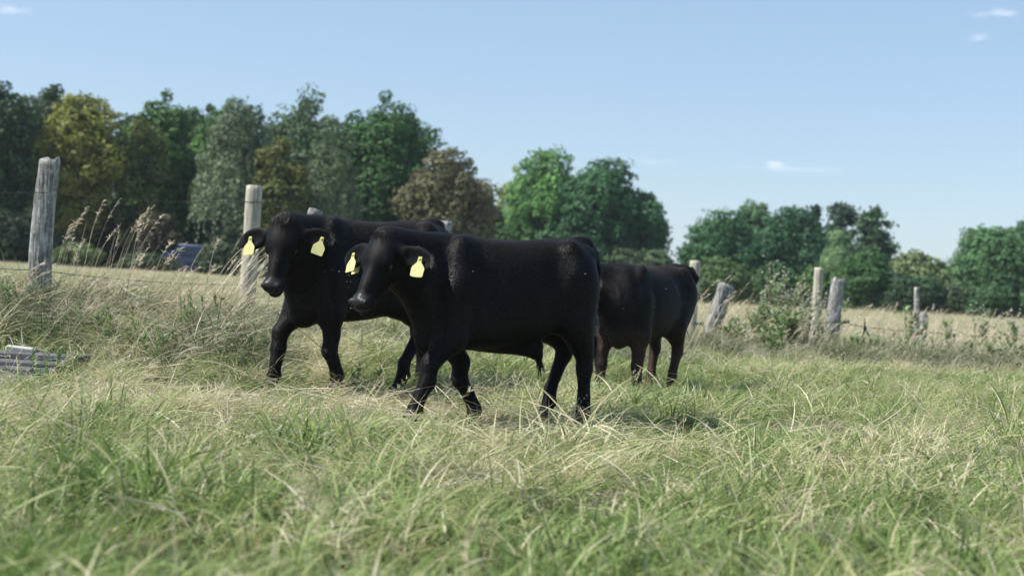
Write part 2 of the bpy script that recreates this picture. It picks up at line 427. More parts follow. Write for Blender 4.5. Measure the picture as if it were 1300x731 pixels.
# the hay-coloured field behind the fence
fld = [tuft(60, .25, .42, (.5, .2, .3), .5, .008, S_=4, seeds=6, stalkL=.6) for _ in range(3)] + \
      [tuft(60, .30, .34, (.25, .15, .2), .5, .010, S_=4) for _ in range(2)]
C_field = library('field_tuft', fld, M_field)
tus = [tuft(170, .20, .50, (.32, .20, .15), 1.2, .0058, spread=2.2, S_=7) for _ in range(3)] + [tuft(150, .24, .46, (.52, .24, .35), 1.6, .0056, spread=2.2, S_=7) for _ in range(3)]
C_tus = library('tussock', tus, M_rough)
def tussocks():
    P = []
    for n_, a_, b_, d0, d1 in ((170, -90, 350, 10.7, 13.0), (60, 330, 640, 11.8, 15), (230, 870, 1330, 17.3, 20.5), (45, 600, 880, 14.5, 18), (26, -60, 340, 10.0, 11.0), (170, -60, 1360, 4.6, 12.0)):
        px = rng.uniform(a_, b_, n_); d_ = rng.uniform(d0, d1, n_); P.append(np.stack([(px - 650) / F_PX * d_, d_, rng.uniform(.55, 1.0, n_) if d0 > 8 else rng.uniform(.28, .48, n_)], -1))
    P = np.concatenate(P); P = P[~((np.abs(P[:, 0] + 3.9) < .9) & (np.abs(P[:, 1] - 9.7) < 1.0))]; x, y, s = P.T; n = len(x)
    idx = np.where(wav(x, y, 1.6, 22) + rng.normal(0, .2, n) < .05, rng.integers(0, 3, n), rng.integers(3, 6, n))
    scatter('tussock_grass', C_tus, np.stack([x, y, terrain(x, y)], -1), idx, np.stack([rng.normal(0, .15, n), rng.normal(0, .15, n), rng.uniform(0, 6.28, n)], -1), np.stack([s, s, s * rng.uniform(.8, 1.1, n)], -1), label='rough tangled tussocks of grass along the foot of the fence', cat='grass')
tussocks()
def field_grass():
    x1, y1 = sample(9500, 16.5, 46, 3); x2, y2 = sample(8500, 44, 120, 6)
    x = np.concatenate([x1, x2]); y = np.concatenate([y1, y2]); n = len(x)
    g = wav(x, y, .35, 9) + .5 * wav(x, y, .9, 15) + rng.normal(0, .35, n)
    idx = np.where(g > .35 - .5 * (x < -.08 * y), rng.integers(3, 5, n), rng.integers(0, 3, n))
    s = rng.uniform(.55, 1.0, n) * (1 + (y - 20) * .012)
    h = np.where(y > 40, .45, .6) * (1 - .5 * S((-x) / 3))
    scl = np.stack([s, s, s * h], -1)
    rot = np.stack([np.zeros(n), np.zeros(n), rng.normal(0, .8, n)], -1)
    scatter('field_grass', C_field, np.stack([x, y, terrain(x, y)], -1), idx, rot, scl, label='pale dry grass covering the field behind the fence', cat='grass')
field_grass()

# ------------------------------------------------------------------ signed-distance modelling for the calves
class Sdf:
    def __init__(s, lo, hi, h):
        s.lo = np.array(lo, float); s.h = h
        s.n = np.ceil((np.array(hi) - s.lo) / h).astype(int) + 1
        s.D = np.full(s.n, .3, np.float32)
    def _box(s, lo, hi):
        a = np.clip(np.floor((np.array(lo) - s.lo) / s.h).astype(int), 0, s.n - 1)
        b = np.clip(np.ceil((np.array(hi) - s.lo) / s.h).astype(int) + 1, 1, s.n)
        sl_ = tuple(slice(a[i], b[i]) for i in range(3))
        g = [s.lo[i] + s.h * np.arange(a[i], b[i]) for i in range(3)]
        return sl_, np.meshgrid(*g, indexing='ij')
    def put(s, sl_, d, k, sub=False):
        A = s.D[sl_]; d = d.astype(np.float32)
        if sub:
            d = -d; hh = np.maximum(k - np.abs(A - d), 0) / k; s.D[sl_] = np.maximum(A, d) + hh * hh * k * .25
        else:
            hh = np.maximum(k - np.abs(A - d), 0) / k; s.D[sl_] = np.minimum(A, d) - hh * hh * k * .25
    def cone(s, p, q, r1, r2, k=.03):
        p = np.array(p, float); q = np.array(q, float); e = max(r1, r2) + k + .04
        sl_, (X, Y, Z) = s._box(np.minimum(p, q) - e, np.maximum(p, q) + e)
        d = q - p; L2 = max(d @ d, 1e-9)
        t = np.clip(((X - p[0]) * d[0] + (Y - p[1]) * d[1] + (Z - p[2]) * d[2]) / L2, 0, 1)
        dist = np.sqrt((X - p[0] - t * d[0]) ** 2 + (Y - p[1] - t * d[1]) ** 2 + (Z - p[2] - t * d[2]) ** 2) - (r1 + (r2 - r1) * t)
        s.put(sl_, dist, k)
    def ell(s, c, r, k=.03, M=None, sub=False):
        c = np.array(c, float); r = np.array(r, float); e = r.max() + k + .03
        sl_, (X, Y, Z) = s._box(c - e, c + e)
        q = np.stack([X - c[0], Y - c[1], Z - c[2]], -1)
        if M is not None: q = q @ np.array(M, float).T      # rows of M are the local axes
        k0 = np.sqrt(((q / r) ** 2).sum(-1)); k1 = np.sqrt(((q / r ** 2) ** 2).sum(-1)) + 1e-9
        s.put(sl_, k0 * (k0 - 1) / k1, k, sub)
    def loft(s, st, p=2.3, k=.03):
        """body along x: stations (x, top, bottom, half width, widest height 0..1)"""
        st = np.array(st, float); xx = s.lo[0] + s.h * np.arange(s.n[0])
        fine = np.linspace(st[0, 0], st[-1, 0], 400)
        def cub(col):      # smooth interpolation
            x = st[:, 0]; y = st[:, col]; m_ = np.gradient(y, x); j = np.clip(np.searchsorted(x, xx) - 1, 0, len(x) - 2)
            h_ = x[j + 1] - x[j]; t_ = np.clip((xx - x[j]) / h_, 0, 1)
            return (2 * t_**3 - 3 * t_**2 + 1) * y[j] + (t_**3 - 2 * t_**2 + t_) * h_ * m_[j] + (-2 * t_**3 + 3 * t_**2) * y[j + 1] + (t_**3 - t_**2) * h_ * m_[j + 1]
        top, bot, wd, wh = cub(1), cub(2), np.maximum(cub(3), .005), cub(4)
        Yg = s.lo[1] + s.h * np.arange(s.n[1]); Zg = s.lo[2] + s.h * np.arange(s.n[2])
        cz = bot + (top - bot) * wh
        Z = Zg[None, None, :]; c3 = cz[:, None, None]
        up = np.maximum((top - cz), .005)[:, None, None]; dn = np.maximum((cz - bot), .005)[:, None, None]
        vz = np.where(Z > c3, (Z - c3) / up, (c3 - Z) / dn); vy = np.abs(Yg)[None, :, None] / wd[:, None, None]
        rr = (vz ** p + vy ** p) ** (1 / p)
        d = (rr - 1) * np.minimum(wd[:, None, None], np.where(Z > c3, up, dn))
        ex = np.maximum(np.maximum(st[0, 0] - xx, xx - st[-1, 0]), 0)[:, None, None]
        d = np.where(ex > 0, np.sqrt(np.maximum(d, 0) ** 2 + ex ** 2) + .002, d)
        s.put((slice(None),) * 3, d, k)
    def surface(s):
        D = s.D; ins = D < 0; nx_, ny_, nz_ = D.shape
        c = [(i, j, k) for i in (0, 1) for j in (0, 1) for k in (0, 1)]
        def corner(A, o): return A[o[0]:nx_ - 1 + o[0], o[1]:ny_ - 1 + o[1], o[2]:nz_ - 1 + o[2]]
        cnt = sum(corner(ins, o).astype(np.int8) for o in c); act = (cnt > 0) & (cnt < 8)
        ci = np.argwhere(act); vid = np.full(act.shape, -1, np.int64); vid[act] = np.arange(len(ci))
        acc = np.zeros((len(ci), 3)); num = np.zeros(len(ci))
        for a in range(8):
            for b in range(a + 1, 8):
                o1, o2 = c[a], c[b]
                if sum(abs(o1[i] - o2[i]) for i in range(3)) != 1: continue
                v1 = D[ci[:, 0] + o1[0], ci[:, 1] + o1[1], ci[:, 2] + o1[2]]; v2 = D[ci[:, 0] + o2[0], ci[:, 1] + o2[1], ci[:, 2] + o2[2]]
                x = (v1 < 0) != (v2 < 0); t_ = np.where(x, v1 / np.where(x, v1 - v2, 1), 0)
                P = np.array(o1)[None] + t_[:, None] * (np.array(o2) - np.array(o1))[None]
                acc += P * x[:, None]; num += x
        V = s.lo + (ci + acc / num[:, None]) * s.h
        Fs = []
        for ax in range(3):
            u, v = (ax + 1) % 3, (ax + 2) % 3
            a = [slice(None)] * 3; b = [slice(None)] * 3; a[ax] = slice(0, -1); b[ax] = slice(1, None)
            cr = ins[tuple(a)] != ins[tuple(b)]; e = np.argwhere(cr)
            e = e[(e[:, u] > 0) & (e[:, v] > 0) & (e[:, u] < D.shape[u] - 1) & (e[:, v] < D.shape[v] - 1)]
            flip = ins[e[:, 0], e[:, 1], e[:, 2]]
            def g(du, dv):
                q = e.copy(); q[:, u] += du; q[:, v] += dv; return vid[q[:, 0], q[:, 1], q[:, 2]]
            q = np.stack([g(-1, -1), g(0, -1), g(0, 0), g(-1, 0)], -1); q[~flip] = q[~flip][:, ::-1]; Fs.append(q)
        Fq = np.concatenate(Fs); Fq = Fq[(Fq >= 0).all(1)]
        # a little relaxing takes the grid marks out
        for it in range(5):
            A = np.zeros_like(V); N = np.zeros(len(V))
            for k in range(4):
                np.add.at(A, Fq[:, k], V[Fq[:, (k + 1) % 4]]); np.add.at(N, Fq[:, k], 1)
                np.add.at(A, Fq[:, (k + 1) % 4], V[Fq[:, k]]); np.add.at(N, Fq[:, (k + 1) % 4], 1)
            V = V + .5 * (A / N[:, None] - V)
        return V, Fq

def hide_mat(name, brown=.3):
    mt, n, out = new_mat(name)
    tcn = n.nodes.new('ShaderNodeTexCoord')
    hair = noise(n, 95, 3, tcn.outputs['Object'], .6, (.28, 1, 1)); big = noise(n, 5, 4, tcn.outputs['Object'])
    br = nd(n, 'ShaderNodeAttribute', attribute_name='brown'); no = nd(n, 'ShaderNodeAttribute', attribute_name='nose'); hf = nd(n, 'ShaderNodeAttribute', attribute_name='hoof')
    f = math_(n, 'MULTIPLY', br.outputs['Fac'], math_(n, 'ADD', big, .15), True)
    c = mixc(n, f, (.0030, .0031, .0036), (.085, .048, .032))
    c = mixc(n, no.outputs['Fac'], c, (.020, .020, .023))
    c = mixc(n, hf.outputs['Fac'], c, (.02, .018, .016))
    p = nd(n, 'ShaderNodeBsdfPrincipled')
    n.links.new(c, p.inputs['Base Color'])
    rg = math_(n, 'SUBTRACT', .58, math_(n, 'MULTIPLY', no.outputs['Fac'], .22)); n.links.new(rg, p.inputs['Roughness'])
    p.inputs['Specular IOR Level'].default_value = .10
    p.inputs['Sheen Weight'].default_value = .02; p.inputs['Sheen Roughness'].default_value = .45; p.inputs['Sheen Tint'].default_value = (.75, .8, 1, 1)
    wr = noise(n, 11, 3, tcn.outputs['Object'], .55, (1.6, 1, .8))
    bw = nd(n, 'ShaderNodeBump', Strength=.3, Distance=.02); n.links.new(wr, bw.inputs['Height'])
    bp = nd(n, 'ShaderNodeBump', Strength=.15, Distance=.004); n.links.new(hair, bp.inputs['Height']); n.links.new(bw.outputs[0], bp.inputs['Normal']); n.links.new(bp.outputs[0], p.inputs['Normal'])
    n.links.new(p.outputs[0], out.inputs[0]); return mt
M_hide = hide_mat('black_hide')
M_eye = simple('eye', (.008, .006, .005), .08)
def tag_mat():
    mt, n, out = new_mat('yellow_tag')
    tcn = n.nodes.new('ShaderNodeTexCoord'); nz = noise(n, 40, 3, tcn.outputs['Object'])
    c = mixc(n, nz, (.74, .70, .24), (.70, .68, .36))
    p = nd(n, 'ShaderNodeBsdfPrincipled', Roughness=.4); n.links.new(c, p.inputs['Base Color'])
    t_ = n.nodes.new('ShaderNodeBsdfTranslucent'); n.links.new(c, t_.inputs['Color'])
    ms = n.nodes.new('ShaderNodeMixShader'); ms.inputs[0].default_value = .25
    n.links.new(p.outputs[0], ms.inputs[1]); n.links.new(t_.outputs[0], ms.inputs[2]); n.links.new(ms.outputs[0], out.inputs[0]); return mt
M_tag = tag_mat()
M_stud = simple('tag_stud', (.55, .50, .12), .4)
def fur_mat():
    mt, n, out = new_mat('black_hair')
    a = nd(n, 'ShaderNodeAttribute', attribute_name='tint')
    c = mixc(n, a.outputs['Fac'], (.0034, .0034, .0040), (.085, .050, .034))
    sh = nd(n, 'ShaderNodeAttribute', attribute_name='shade'); c = mixc(n, 1.0, c, sh.outputs['Color'], 'MULTIPLY')
    p = nd(n, 'ShaderNodeBsdfPrincipled', Roughness=.50); p.inputs['Specular IOR Level'].default_value = .26
    n.links.new(c, p.inputs['Base Color']); n.links.new(p.outputs[0], out.inputs[0]); return mt
M_fur = fur_mat()

def make_calf(loc, rz, sc, label, poll, axis_, legs, tail, brown=(.2, 0), seed=1, sheath=False, ears=((.15, -.25), (.15, -.25)), tags=True, vox=.0085, head_s=1.0, bw=1.0):
    r_ = np.random.default_rng(seed)
    root = empty('calf', loc, rz, label=label, cat='calf', group='black calves walking through the meadow')
    s = Sdf((-.95, -.52, -.03), (1.35, .58, 1.30), vox)
    #        x     top   bot   w     widest
    s.loft([(-.610, .93, .76, .045, .5), (-.585, .99, .68, .11, .5), (-.52, 1.045, .60, .165, .55), (-.42, 1.055, .55, .200, .62), (-.28, 1.045, .505, .226, .55),
            (-.10, 1.030, .460, .232 * bw, .48), (.08, 1.027, .435, .238 * bw, .46), (.24, 1.028, .425, .220 * bw, .48), (.37, 1.030, .42, .180, .50),
            (.46, 1.02, .430, .155, .5), (.54, .97, .50, .12, .5), (.59, .88, .60, .06, .5)], 2.35)
    # hip and pin bones, tail head, shoulder blades, thighs
    for y in (-1, 1):
        s.ell((-.39, .160 * y, 1.00), (.06, .05, .05), .05); s.ell((-.58, .085 * y, .965), (.05, .045, .05), .07)
        s.ell((.35, .130 * y, .82), (.11, .075 if bw <= 1 else .055, .22), .045); s.cone((.28, .085 * y, .985), (.40, (.145 if bw <= 1 else .115) * y, .72), .042, .065, .05); s.ell((-.45, .115 * y, .79), (.15, .095, .20), .05)
        s.ell((-.27, .245 * y, .92), (.09, .030, .09), .08, None, True)
    for y in (-1, 1):
        if bw <= 1: s.ell((.17, .262 * y, .72), (.045, .055, .17), .06, None, True)
        s.ell((.50, .205 * y, .84), (.045, .05, .15), .06, None, True)
        s.ell((-.26, .235 * y, .60), (.05, .04, .10), .07, None, True); s.ell((.40, .150 * y, .66), (.07, .045, .09), .04)
    s.ell((-.575, 0, 1.04), (.085, .034, .042), .05)
    s.ell((.47, 0, .475), (.09, .055, .08), .06)      # brisket
    # head frame
    P = np.array(poll, float); u = np.array(axis_, float); u /= np.linalg.norm(u)
    sd = np.cross([0, 0, 1], u); sd /= np.linalg.norm(sd); v = np.cross(u, sd)
    H = lambda a, b, c: P + head_s * (u * a + v * b + sd * c)
    M = np.stack([u, v, sd])
    hs = head_s
    # neck
    s.cone((.36, 0, .86), H(.0, -.09, 0), .140, .092, .05)
    s.cone((.47, 0, .76), H(.08, -.16, 0), .155, .082, .07)
    s.cone((.44, 0, .63), H(.06, -.20, 0), .115, .050, .08)
    s.cone((.22, 0, .955), H(-.01, -.075, 0), .065, .075, .05)
    # skull
    s.ell(H(.055, -.080, 0), np.array((.115, .090, .108)) * hs, .03, M)
    s.ell(H(-.005, -.040, 0), np.array((.050, .055, .075)) * hs, .04, M)                 # poll
    s.ell(H(.095, -.025, 0), np.array((.100, .045, .090)) * hs, .03, M)                  # forehead
    s.cone(H(.12, -.085, 0), H(.30, -.080, 0), .088 * hs, .061 * hs, .03)
    s.ell(H(.235, -.038, 0), np.array((.13, .028, .038)) * hs, .025, M)                  # bridge of the nose
    s.ell(H(.370, -.078, 0), np.array((.050, .060, .078)) * hs, .025, M)                 # muzzle
    s.ell(H(.398, -.055, 0), np.array((.030, .036, .066)) * hs, .020, M)                 # nose pad
    s.ell(H(.385, -.125, 0), np.array((.040, .024, .050)) * hs, .015, M)                 # chin
    s.cone(H(.10, -.175, 0), H(.33, -.128, 0), .050 * hs, .034 * hs, .025)
    for w in (-1, 1):
        s.ell(H(.09, -.145, .058 * w), np.array((.095, .075, .040)) * hs, .025, M)      # cheek
        s.ell(H(.118, -.034, .080 * w), np.array((.050, .020, .022)) * hs, .03, M)      # brow
        s.ell(H(.20, -.088, .098 * w), np.array((.060, .020, .016)) * hs, .03, M, True)   # hollow below the eye
        s.ell(H(.148, -.060, .092 * w), np.array((.032, .024, .016)) * hs, .018, M)         # eyelids
        s.ell(H(.152, -.060, .112 * w), np.array((.019, .012, .012)) * hs, .008, M, True)
        s.ell(H(.420, -.050, .040 * w), np.array((.022, .017, .013)) * hs, .010, M, True)   # nostril
        s.ell(H(.400, -.030, .050 * w), np.array((.020, .014, .022)) * hs, .012, M)
    s.ell(H(.395, -.104, 0), np.array((.060, .005, .085)) * hs, .008, M, True)              # mouth
    # ears: out to the side, drooping a little, hollow side forward
    earp = []
    for w, (dr, bk) in zip((1, -1), ears):
        d = sd * w * math.cos(dr) + (-u * 0) + np.array([0, 0, -1.0]) * math.sin(dr) + v * bk; d /= np.linalg.norm(d)
        nrm = u * .30 + v * .95; nrm = nrm - d * (nrm @ d); nrm /= np.linalg.norm(nrm); b = np.cross(d, nrm)
        c0 = H(.035, -.075, .090 * w); EM = np.stack([d, nrm, b])
        s.cone(c0, c0 + d * .05, .038, .034, .03)
        s.ell(c0 + d * .135, (.118, .026, .066), .022, EM)
        s.ell(c0 + d * .148 + nrm * .024, (.090, .020, .046), .012, EM, True)
        earp.append((c0, d, nrm, b))
    # legs
    for kind, side, pts in legs:
        y = .135 * side
        if kind == 'f':
            el, kn, fe, ho = pts     # (x,z) of elbow, knee, fetlock, hoof
            s.cone((.37, y * .9, .76), (el[0], y * 1.08, el[1]), .115, .078, .06)
            s.cone((el[0], y * 1.08, el[1]), (kn[0] - .01, y * 1.05, kn[1] + .07), .080, .051, .05)
            s.cone((kn[0] - .01, y * 1.05, kn[1] + .07), (kn[0], y * 1.02, kn[1] - .02), .050, .049, .03)
            s.cone((kn[0], y * 1.02, kn[1] - .02), ((kn[0] * .45 + fe[0] * .55), y, (kn[1] * .45 + fe[1] * .55)), .046, .036, .03)
            s.cone(((kn[0] * .45 + fe[0] * .55), y, (kn[1] * .45 + fe[1] * .55)), (fe[0], y, fe[1]), .036, .043, .03)
        else:
            st, hk, fe, ho = pts     # stifle, hock, fetlock, hoof
            sr = st[2] if len(st) > 2 else .103
            s.cone((-.44, y * .80, .84), (st[0], y * 1.10, st[1]), .150, sr, .08)
            s.cone((-.49, y * .8, .78), (hk[0] * .55 + st[0] * .45 - .02, y, hk[1] * .55 + st[1] * .45), .120, .062, .06)
            s.cone((st[0], y * 1.10, st[1]), (hk[0] + .025, y, hk[1] + .05), sr * .95, .050, .05)
            s.cone((hk[0] - .01, y, hk[1] + .045), (hk[0] + .005, y, hk[1] - .03), .040, .049, .03)
            s.cone((hk[0] + .01, y, hk[1] - .02), (fe[0], y, fe[1] + .06), .047, .036, .03)
            s.cone((fe[0], y, fe[1] + .06), (fe[0], y, fe[1]), .036, .043, .03)
        s.cone((fe[0], y, fe[1]), (ho[0] + .01, y, ho[1] + .05), .040, .043, .02)
        for q in (-1, 1):
            s.cone((ho[0] + .01, y + q * .02, ho[1] + .045), (ho[0] + .045, y + q * .024, ho[1] + .018), .037, .030, .008)
        s.cone((fe[0] - .035, y - .015, fe[1] - .012), (fe[0] - .04, y + .015, fe[1] - .014), .014, .014, .01)
    for a, b in zip(tail[:-1], tail[1:]): s.cone(a[:3], b[:3], a[3], b[3], .02)
    if sheath:
        s.cone((-.20, 0, .47), (-.30, 0, .395), .055, .026, .06); s.ell((-.10, 0, .455), (.22, .05, .045), .06)
    V, Fq = s.surface()
    fr = np.linalg.norm(V - H(.40, -.055, 0), axis=1)
    nose = S((.082 * hs - fr) / .03) * ((V - H(.355, 0, 0)) @ u > 0)
    hoof = np.zeros(len(V))
    for kind, side, pts in legs:
        ho = pts[3]; dd = np.linalg.norm(V - np.array((ho[0] + .02, .135 * side, ho[1])), axis=1); hoof = np.maximum(hoof, S((V[:, 2] < ho[1] + .05) * (dd < .12) * 1.0))
    bz = wav(V[:, 0] * 4, V[:, 1] * 4 + V[:, 2] * 5, 1.3, 17)
    bn = brown[0] * S((V[:, 2] - .92) / .12) * (V[:, 0] < .3) + brown[1] * S((.62 - V[:, 2]) / .2) + brown[0] * .25
    bn = np.clip(bn * (1 + .5 * bz), 0, 1)
    me = mesh_np('calf_body', V, Fq, {'nose': nose, 'hoof': hoof, 'brown': bn}, smooth=True)
    body = obj('body', me, M_hide, root)
    # short coat: fine hairs lying back along the body
    A = V[Fq[:, 0]]; Bv = V[Fq[:, 1]]; Cv = V[Fq[:, 2]]
    nr = np.cross(Bv - A, V[Fq[:, 3]] - A); ar = np.linalg.norm(nr, axis=1); nr = nr / (ar[:, None] + 1e-12)
    N = 150000
    pr = ar * (A[:, 2] > .10) * (np.linalg.norm(A - H(.40, -.05, 0), axis=1) > .075) * (.4 + .6 * (A[:, 2] > .5)); pick = r_.choice(len(A), N, p=pr / pr.sum())
    P0 = A[pick] + (Bv[pick] - A[pick]) * r_.random((N, 1)) + (Cv[pick] - Bv[pick]) * r_.random((N, 1)); nn = nr[pick]
    flow = np.tile(np.array([-.55, 0, -.75]), (N, 1)) + r_.normal(0, .12, (N, 3)) + .15 * np.stack([wav(P0[:, 0] * 9, P0[:, 2] * 9, 1, 2), wav(P0[:, 2] * 9, P0[:, 1] * 9, 1, 9), wav(P0[:, 1] * 8, P0[:, 0] * 9, 1, 14)], -1)
    hd = ((P0 - P) @ u > -.02) & (np.linalg.norm(P0 - H(.15, -.05, 0), axis=1) < .32)
    flow[hd] = -u * .7 + r_.normal(0, .25, (hd.sum(), 3))
    lg = P0[:, 2] < .45; flow[lg] = np.array([-.2, 0, -.9]) + r_.normal(0, .2, (lg.sum(), 3))
    flow = flow - nn * (flow * nn).sum(1, keepdims=True); flow /= np.linalg.norm(flow, axis=1, keepdims=True)
    Lh = r_.uniform(.012, .026, N) * np.where(hd, .42, np.where(lg, .6, 1)); Lh[(P0[:, 2] > 1.0) & ~hd] *= 1.25
    tip = P0 + flow * Lh[:, None] * .93 + nn * Lh[:, None] * (r_.uniform(.08, .32, N) * np.where(hd, .5, 1))[:, None]; mid = P0 + flow * Lh[:, None] * .5 + nn * (Lh * np.where(hd, .12, .24))[:, None]
    sw = np.cross(flow, nn) * np.where(hd, .0006, .0008)[:, None]
    HV = np.stack([P0 - sw - nn * .002, P0 + sw - nn * .002, mid + sw, mid - sw, tip + sw * .2, tip - sw * .2], 1).reshape(-1, 3)
    k = np.arange(N)[:, None] * 6; HF = np.concatenate([k + [0, 1, 2, 3], k + [3, 2, 4, 5]])
    ti = np.repeat(np.clip(bn[Fq[pick, 0]] * r_.uniform(.4, 1.3, N) * .8, 0, 1), 6)
    obj('coat', mesh_np('coat', HV, HF, {'tint': ti, 'shade': np.repeat(np.clip(r_.lognormal(0, .5, N) * (1 + .6 * wav(P0[:, 0] * 7, P0[:, 2] * 7, 1, 5)), .3, 4), 6)}), M_fur, root)
    # eyes
    for w in (-1, 1):
        mb = MB(); c = H(.152, -.062, .090 * w); rr = .0205 * hs
        rings = []
        for a in range(1, 8):
            t_ = math.pi * a / 8; rings.append((c[2] + rr * math.cos(t_), rr * math.sin(t_)))
        mb.tube([(c[0], c[1], z_) for z_, _ in rings], [q for _, q in rings], 14)
        mb.build('eye', M_eye, root)
    # ear tags
    if tags:
        for q, (c0, d, nrm, b) in enumerate(earp):
            c = Vector(c0 + d * .155) + Vector(nrm) * .018
            n_ = (Vector(nrm) * .72 + Vector(u) * .25).normalized() if False else Vector(nrm)
            dn = Vector((0, 0, -1)); dn = (dn - n_ * dn.dot(n_)).normalized(); dn = (dn + n_ * .12).normalized(); sx_ = dn.cross(n_).normalized()
            tl = r_.uniform(-.28, .28); dn2 = (dn * math.cos(tl) + sx_ * math.sin(tl)).normalized(); sx2 = dn2.cross(n_).normalized(); th = n_ * .0012
            outl = [(-.010, -.014), (.010, -.014), (.014, .018), (.034, .040), (.040, .050), (.038, .092), (.033, .096), (-.033, .096), (-.038, .092), (-.040, .050), (-.034, .040), (-.014, .018)]
            tmb = MB(); Vt = []
            for sgn in (-1, 1):
                for a, b_ in outl: Vt.append(c + sx2 * a + dn2 * b_ + th * sgn + n_ * (.004 + .05 * (b_ ** 2) * 4))
            m_ = len(outl); tmb.add(Vt, [tuple(range(m_ - 1, -1, -1)), tuple(range(m_, 2 * m_))] + [(i_, (i_ + 1) % m_, m_ + (i_ + 1) % m_, m_ + i_) for i_ in range(m_)])
            to = tmb.build('ear_tag', M_tag, root, smooth=False)
            sb = MB(); sb.tube([c - n_ * .004, c + n_ * .009], [.008, .008], 10); sb.build('stud', M_stud, to)
            # the back plate of the tag behind the ear
            bmb = MB(); Vt = []
            for sgn in (-1, 1):
                for a, b_ in outl: Vt.append(c - n_ * .050 + sx2 * (a * .85 + .02) + dn2 * (b_ * .9) + th * sgn)
            bmb.add(Vt, [tuple(range(m_ - 1, -1, -1)), tuple(range(m_, 2 * m_))] + [(i_, (i_ + 1) % m_, m_ + (i_ + 1) % m_, m_ + i_) for i_ in range(m_)])
            bmb.build('tag_back', M_tag, to, smooth=False)
    def strands(name, base, dirn, n_, L_, spr, w_=.0022):
        base = np.array(base); q = base + r_.normal(0, spr, (n_, 3)) * [1, 1, .3]
        dv = np.array(dirn) + r_.normal(0, .16, (n_, 3)); dv /= np.linalg.norm(dv, axis=1, keepdims=True)
        LL = L_ * r_.uniform(.5, 1.1, n_); sw_ = np.cross(dv, r_.normal(0, 1, (n_, 3))); sw_ /= np.linalg.norm(sw_, axis=1, keepdims=True); sw_ *= w_
        m1 = q + dv * LL[:, None] * .55; t1 = q + dv * LL[:, None] + np.array([0, 0, -.15]) * LL[:, None]
        VV = np.stack([q - sw_, q + sw_, m1 + sw_ * .8, m1 - sw_ * .8, t1 + sw_ * .1, t1 - sw_ * .1], 1).reshape(-1, 3)
        k_ = np.arange(n_)[:, None] * 6
        obj(name, mesh_np(name, VV, np.concatenate([k_ + [0, 1, 2, 3], k_ + [3, 2, 4, 5]]), {'tint': np.full(len(VV), .1), 'shade': np.ones(len(VV))}), M_fur, root)
    if sheath: strands('belly_tuft', (-.30, 0, .39), (-.35, 0, -1), 45, .13, .008)
    e = tail[-1]; strands('tail_switch', e[:3], (e[0] * 0 - .1, 0, -1), 160, .17, .016)
    strands('forelock_hair', H(-.02, -.01, 0), tuple(u * .7 + v * .35), 420, .05, .03, .0014)
    body.scale = (1, 1, 1)
    root.scale = sc
    return root

def calf_at(px, dist, z):
    return ((px - 650) / F_PX * dist, dist, z)

L2 = [('f', 1, ((.39, .50), (.53, .285), (.60, .115), (.635, 0))), ('f', -1, ((.30, .48), (.18, .28), (.07, .10), (.055, 0))),
      ('h', 1, ((-.46, .60, .095), (-.565, .375), (-.565, .12), (-.555, 0))), ('h', -1, ((-.42, .57, .085), (-.575, .44), (-.475, .14), (-.445, 0)))]
T_hang = [(-.60, 0, 1.015, .034), (-.665, 0, .985, .028), (-.70, 0, .90, .022), (-.695, .01, .75, .018), (-.685, .015, .60, .015), (-.68, .02, .52, .013)]
make_calf(calf_at(635, 8.6, -.015), R(208), (.97, 1, 1.10), 'black calf walking in front of the other two, seen from its left side', (.86, .12, 1.01), (.215, .13, -.35), L2, T_hang, (.06, 0), 1, True, head_s=1.0, ears=((.18, -.20), (.12, -.25)), vox=.008)
L1 = [('f', -1, ((.42, .49), (.55, .28), (.575, .11), (.59, 0))), ('f', 1, ((.34, .48), (.33, .285), (.26, .13), (.255, .02))),
      ('h', 1, ((-.22, .57), (-.41, .40), (-.275, .13), (-.25, 0))), ('h', -1, ((-.36, .58), (-.58, .40), (-.63, .14), (-.62, 0)))]
make_calf(calf_at(461, 10.2, .01), R(220), (1.06, 1.06, 1.195), 'black calf at the rear left beside the round fence post, facing the camera', (.73, .15, .985), (.165, .13, -.37), L1, T_hang, (.14, .02), 2, False, head_s=.98, ears=((.06, -.15), (.15, -.2)))
L3 = [('f', -1, ((.42, .49), (.49, .285), (.50, .11), (.51, 0))), ('f', 1, ((.36, .49), (.37, .28), (.345, .11), (.35, 0))),
      ('h', 1, ((-.28, .58), (-.42, .39), (-.33, .12), (-.30, 0))), ('h', -1, ((-.33, .58), (-.52, .40), (-.46, .12), (-.44, 0)))]
T_up = [(-.59, 0, 1.02, .036), (-.66, .03, 1.045, .030), (-.73, .08, 1.03, .026), (-.775, .11, .97, .024), (-.76, .08, .88, .020), (-.74, .03, .72, .017), (-.73, .0, .58, .014)]
make_calf(calf_at(820, 12.3, -.07), R(238), (1, 1, 1.08), 'brownish black calf at the rear right, its head hidden behind the front calf', (.74, -.27, 1.0), (.22, -.16, -.34), L3, T_up, (.20, .65), 3, False, bw=1.06)

# ------------------------------------------------------------------ trees
def leaf_mat(name, base, var=.35, trans=.3, warm=None, far=1.75):
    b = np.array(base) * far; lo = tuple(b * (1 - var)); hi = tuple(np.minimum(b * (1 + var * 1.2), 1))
    w_ = warm or hi
    return leafy(name, [(0, lo), (.5, tuple(b)), (.85, hi), (1, w_)], trans, .6, .35, .18, .25)
M_bark = wood('bark', (.03, .025, .02), (.07, .06, .05), (.13, .11, .09), 14)

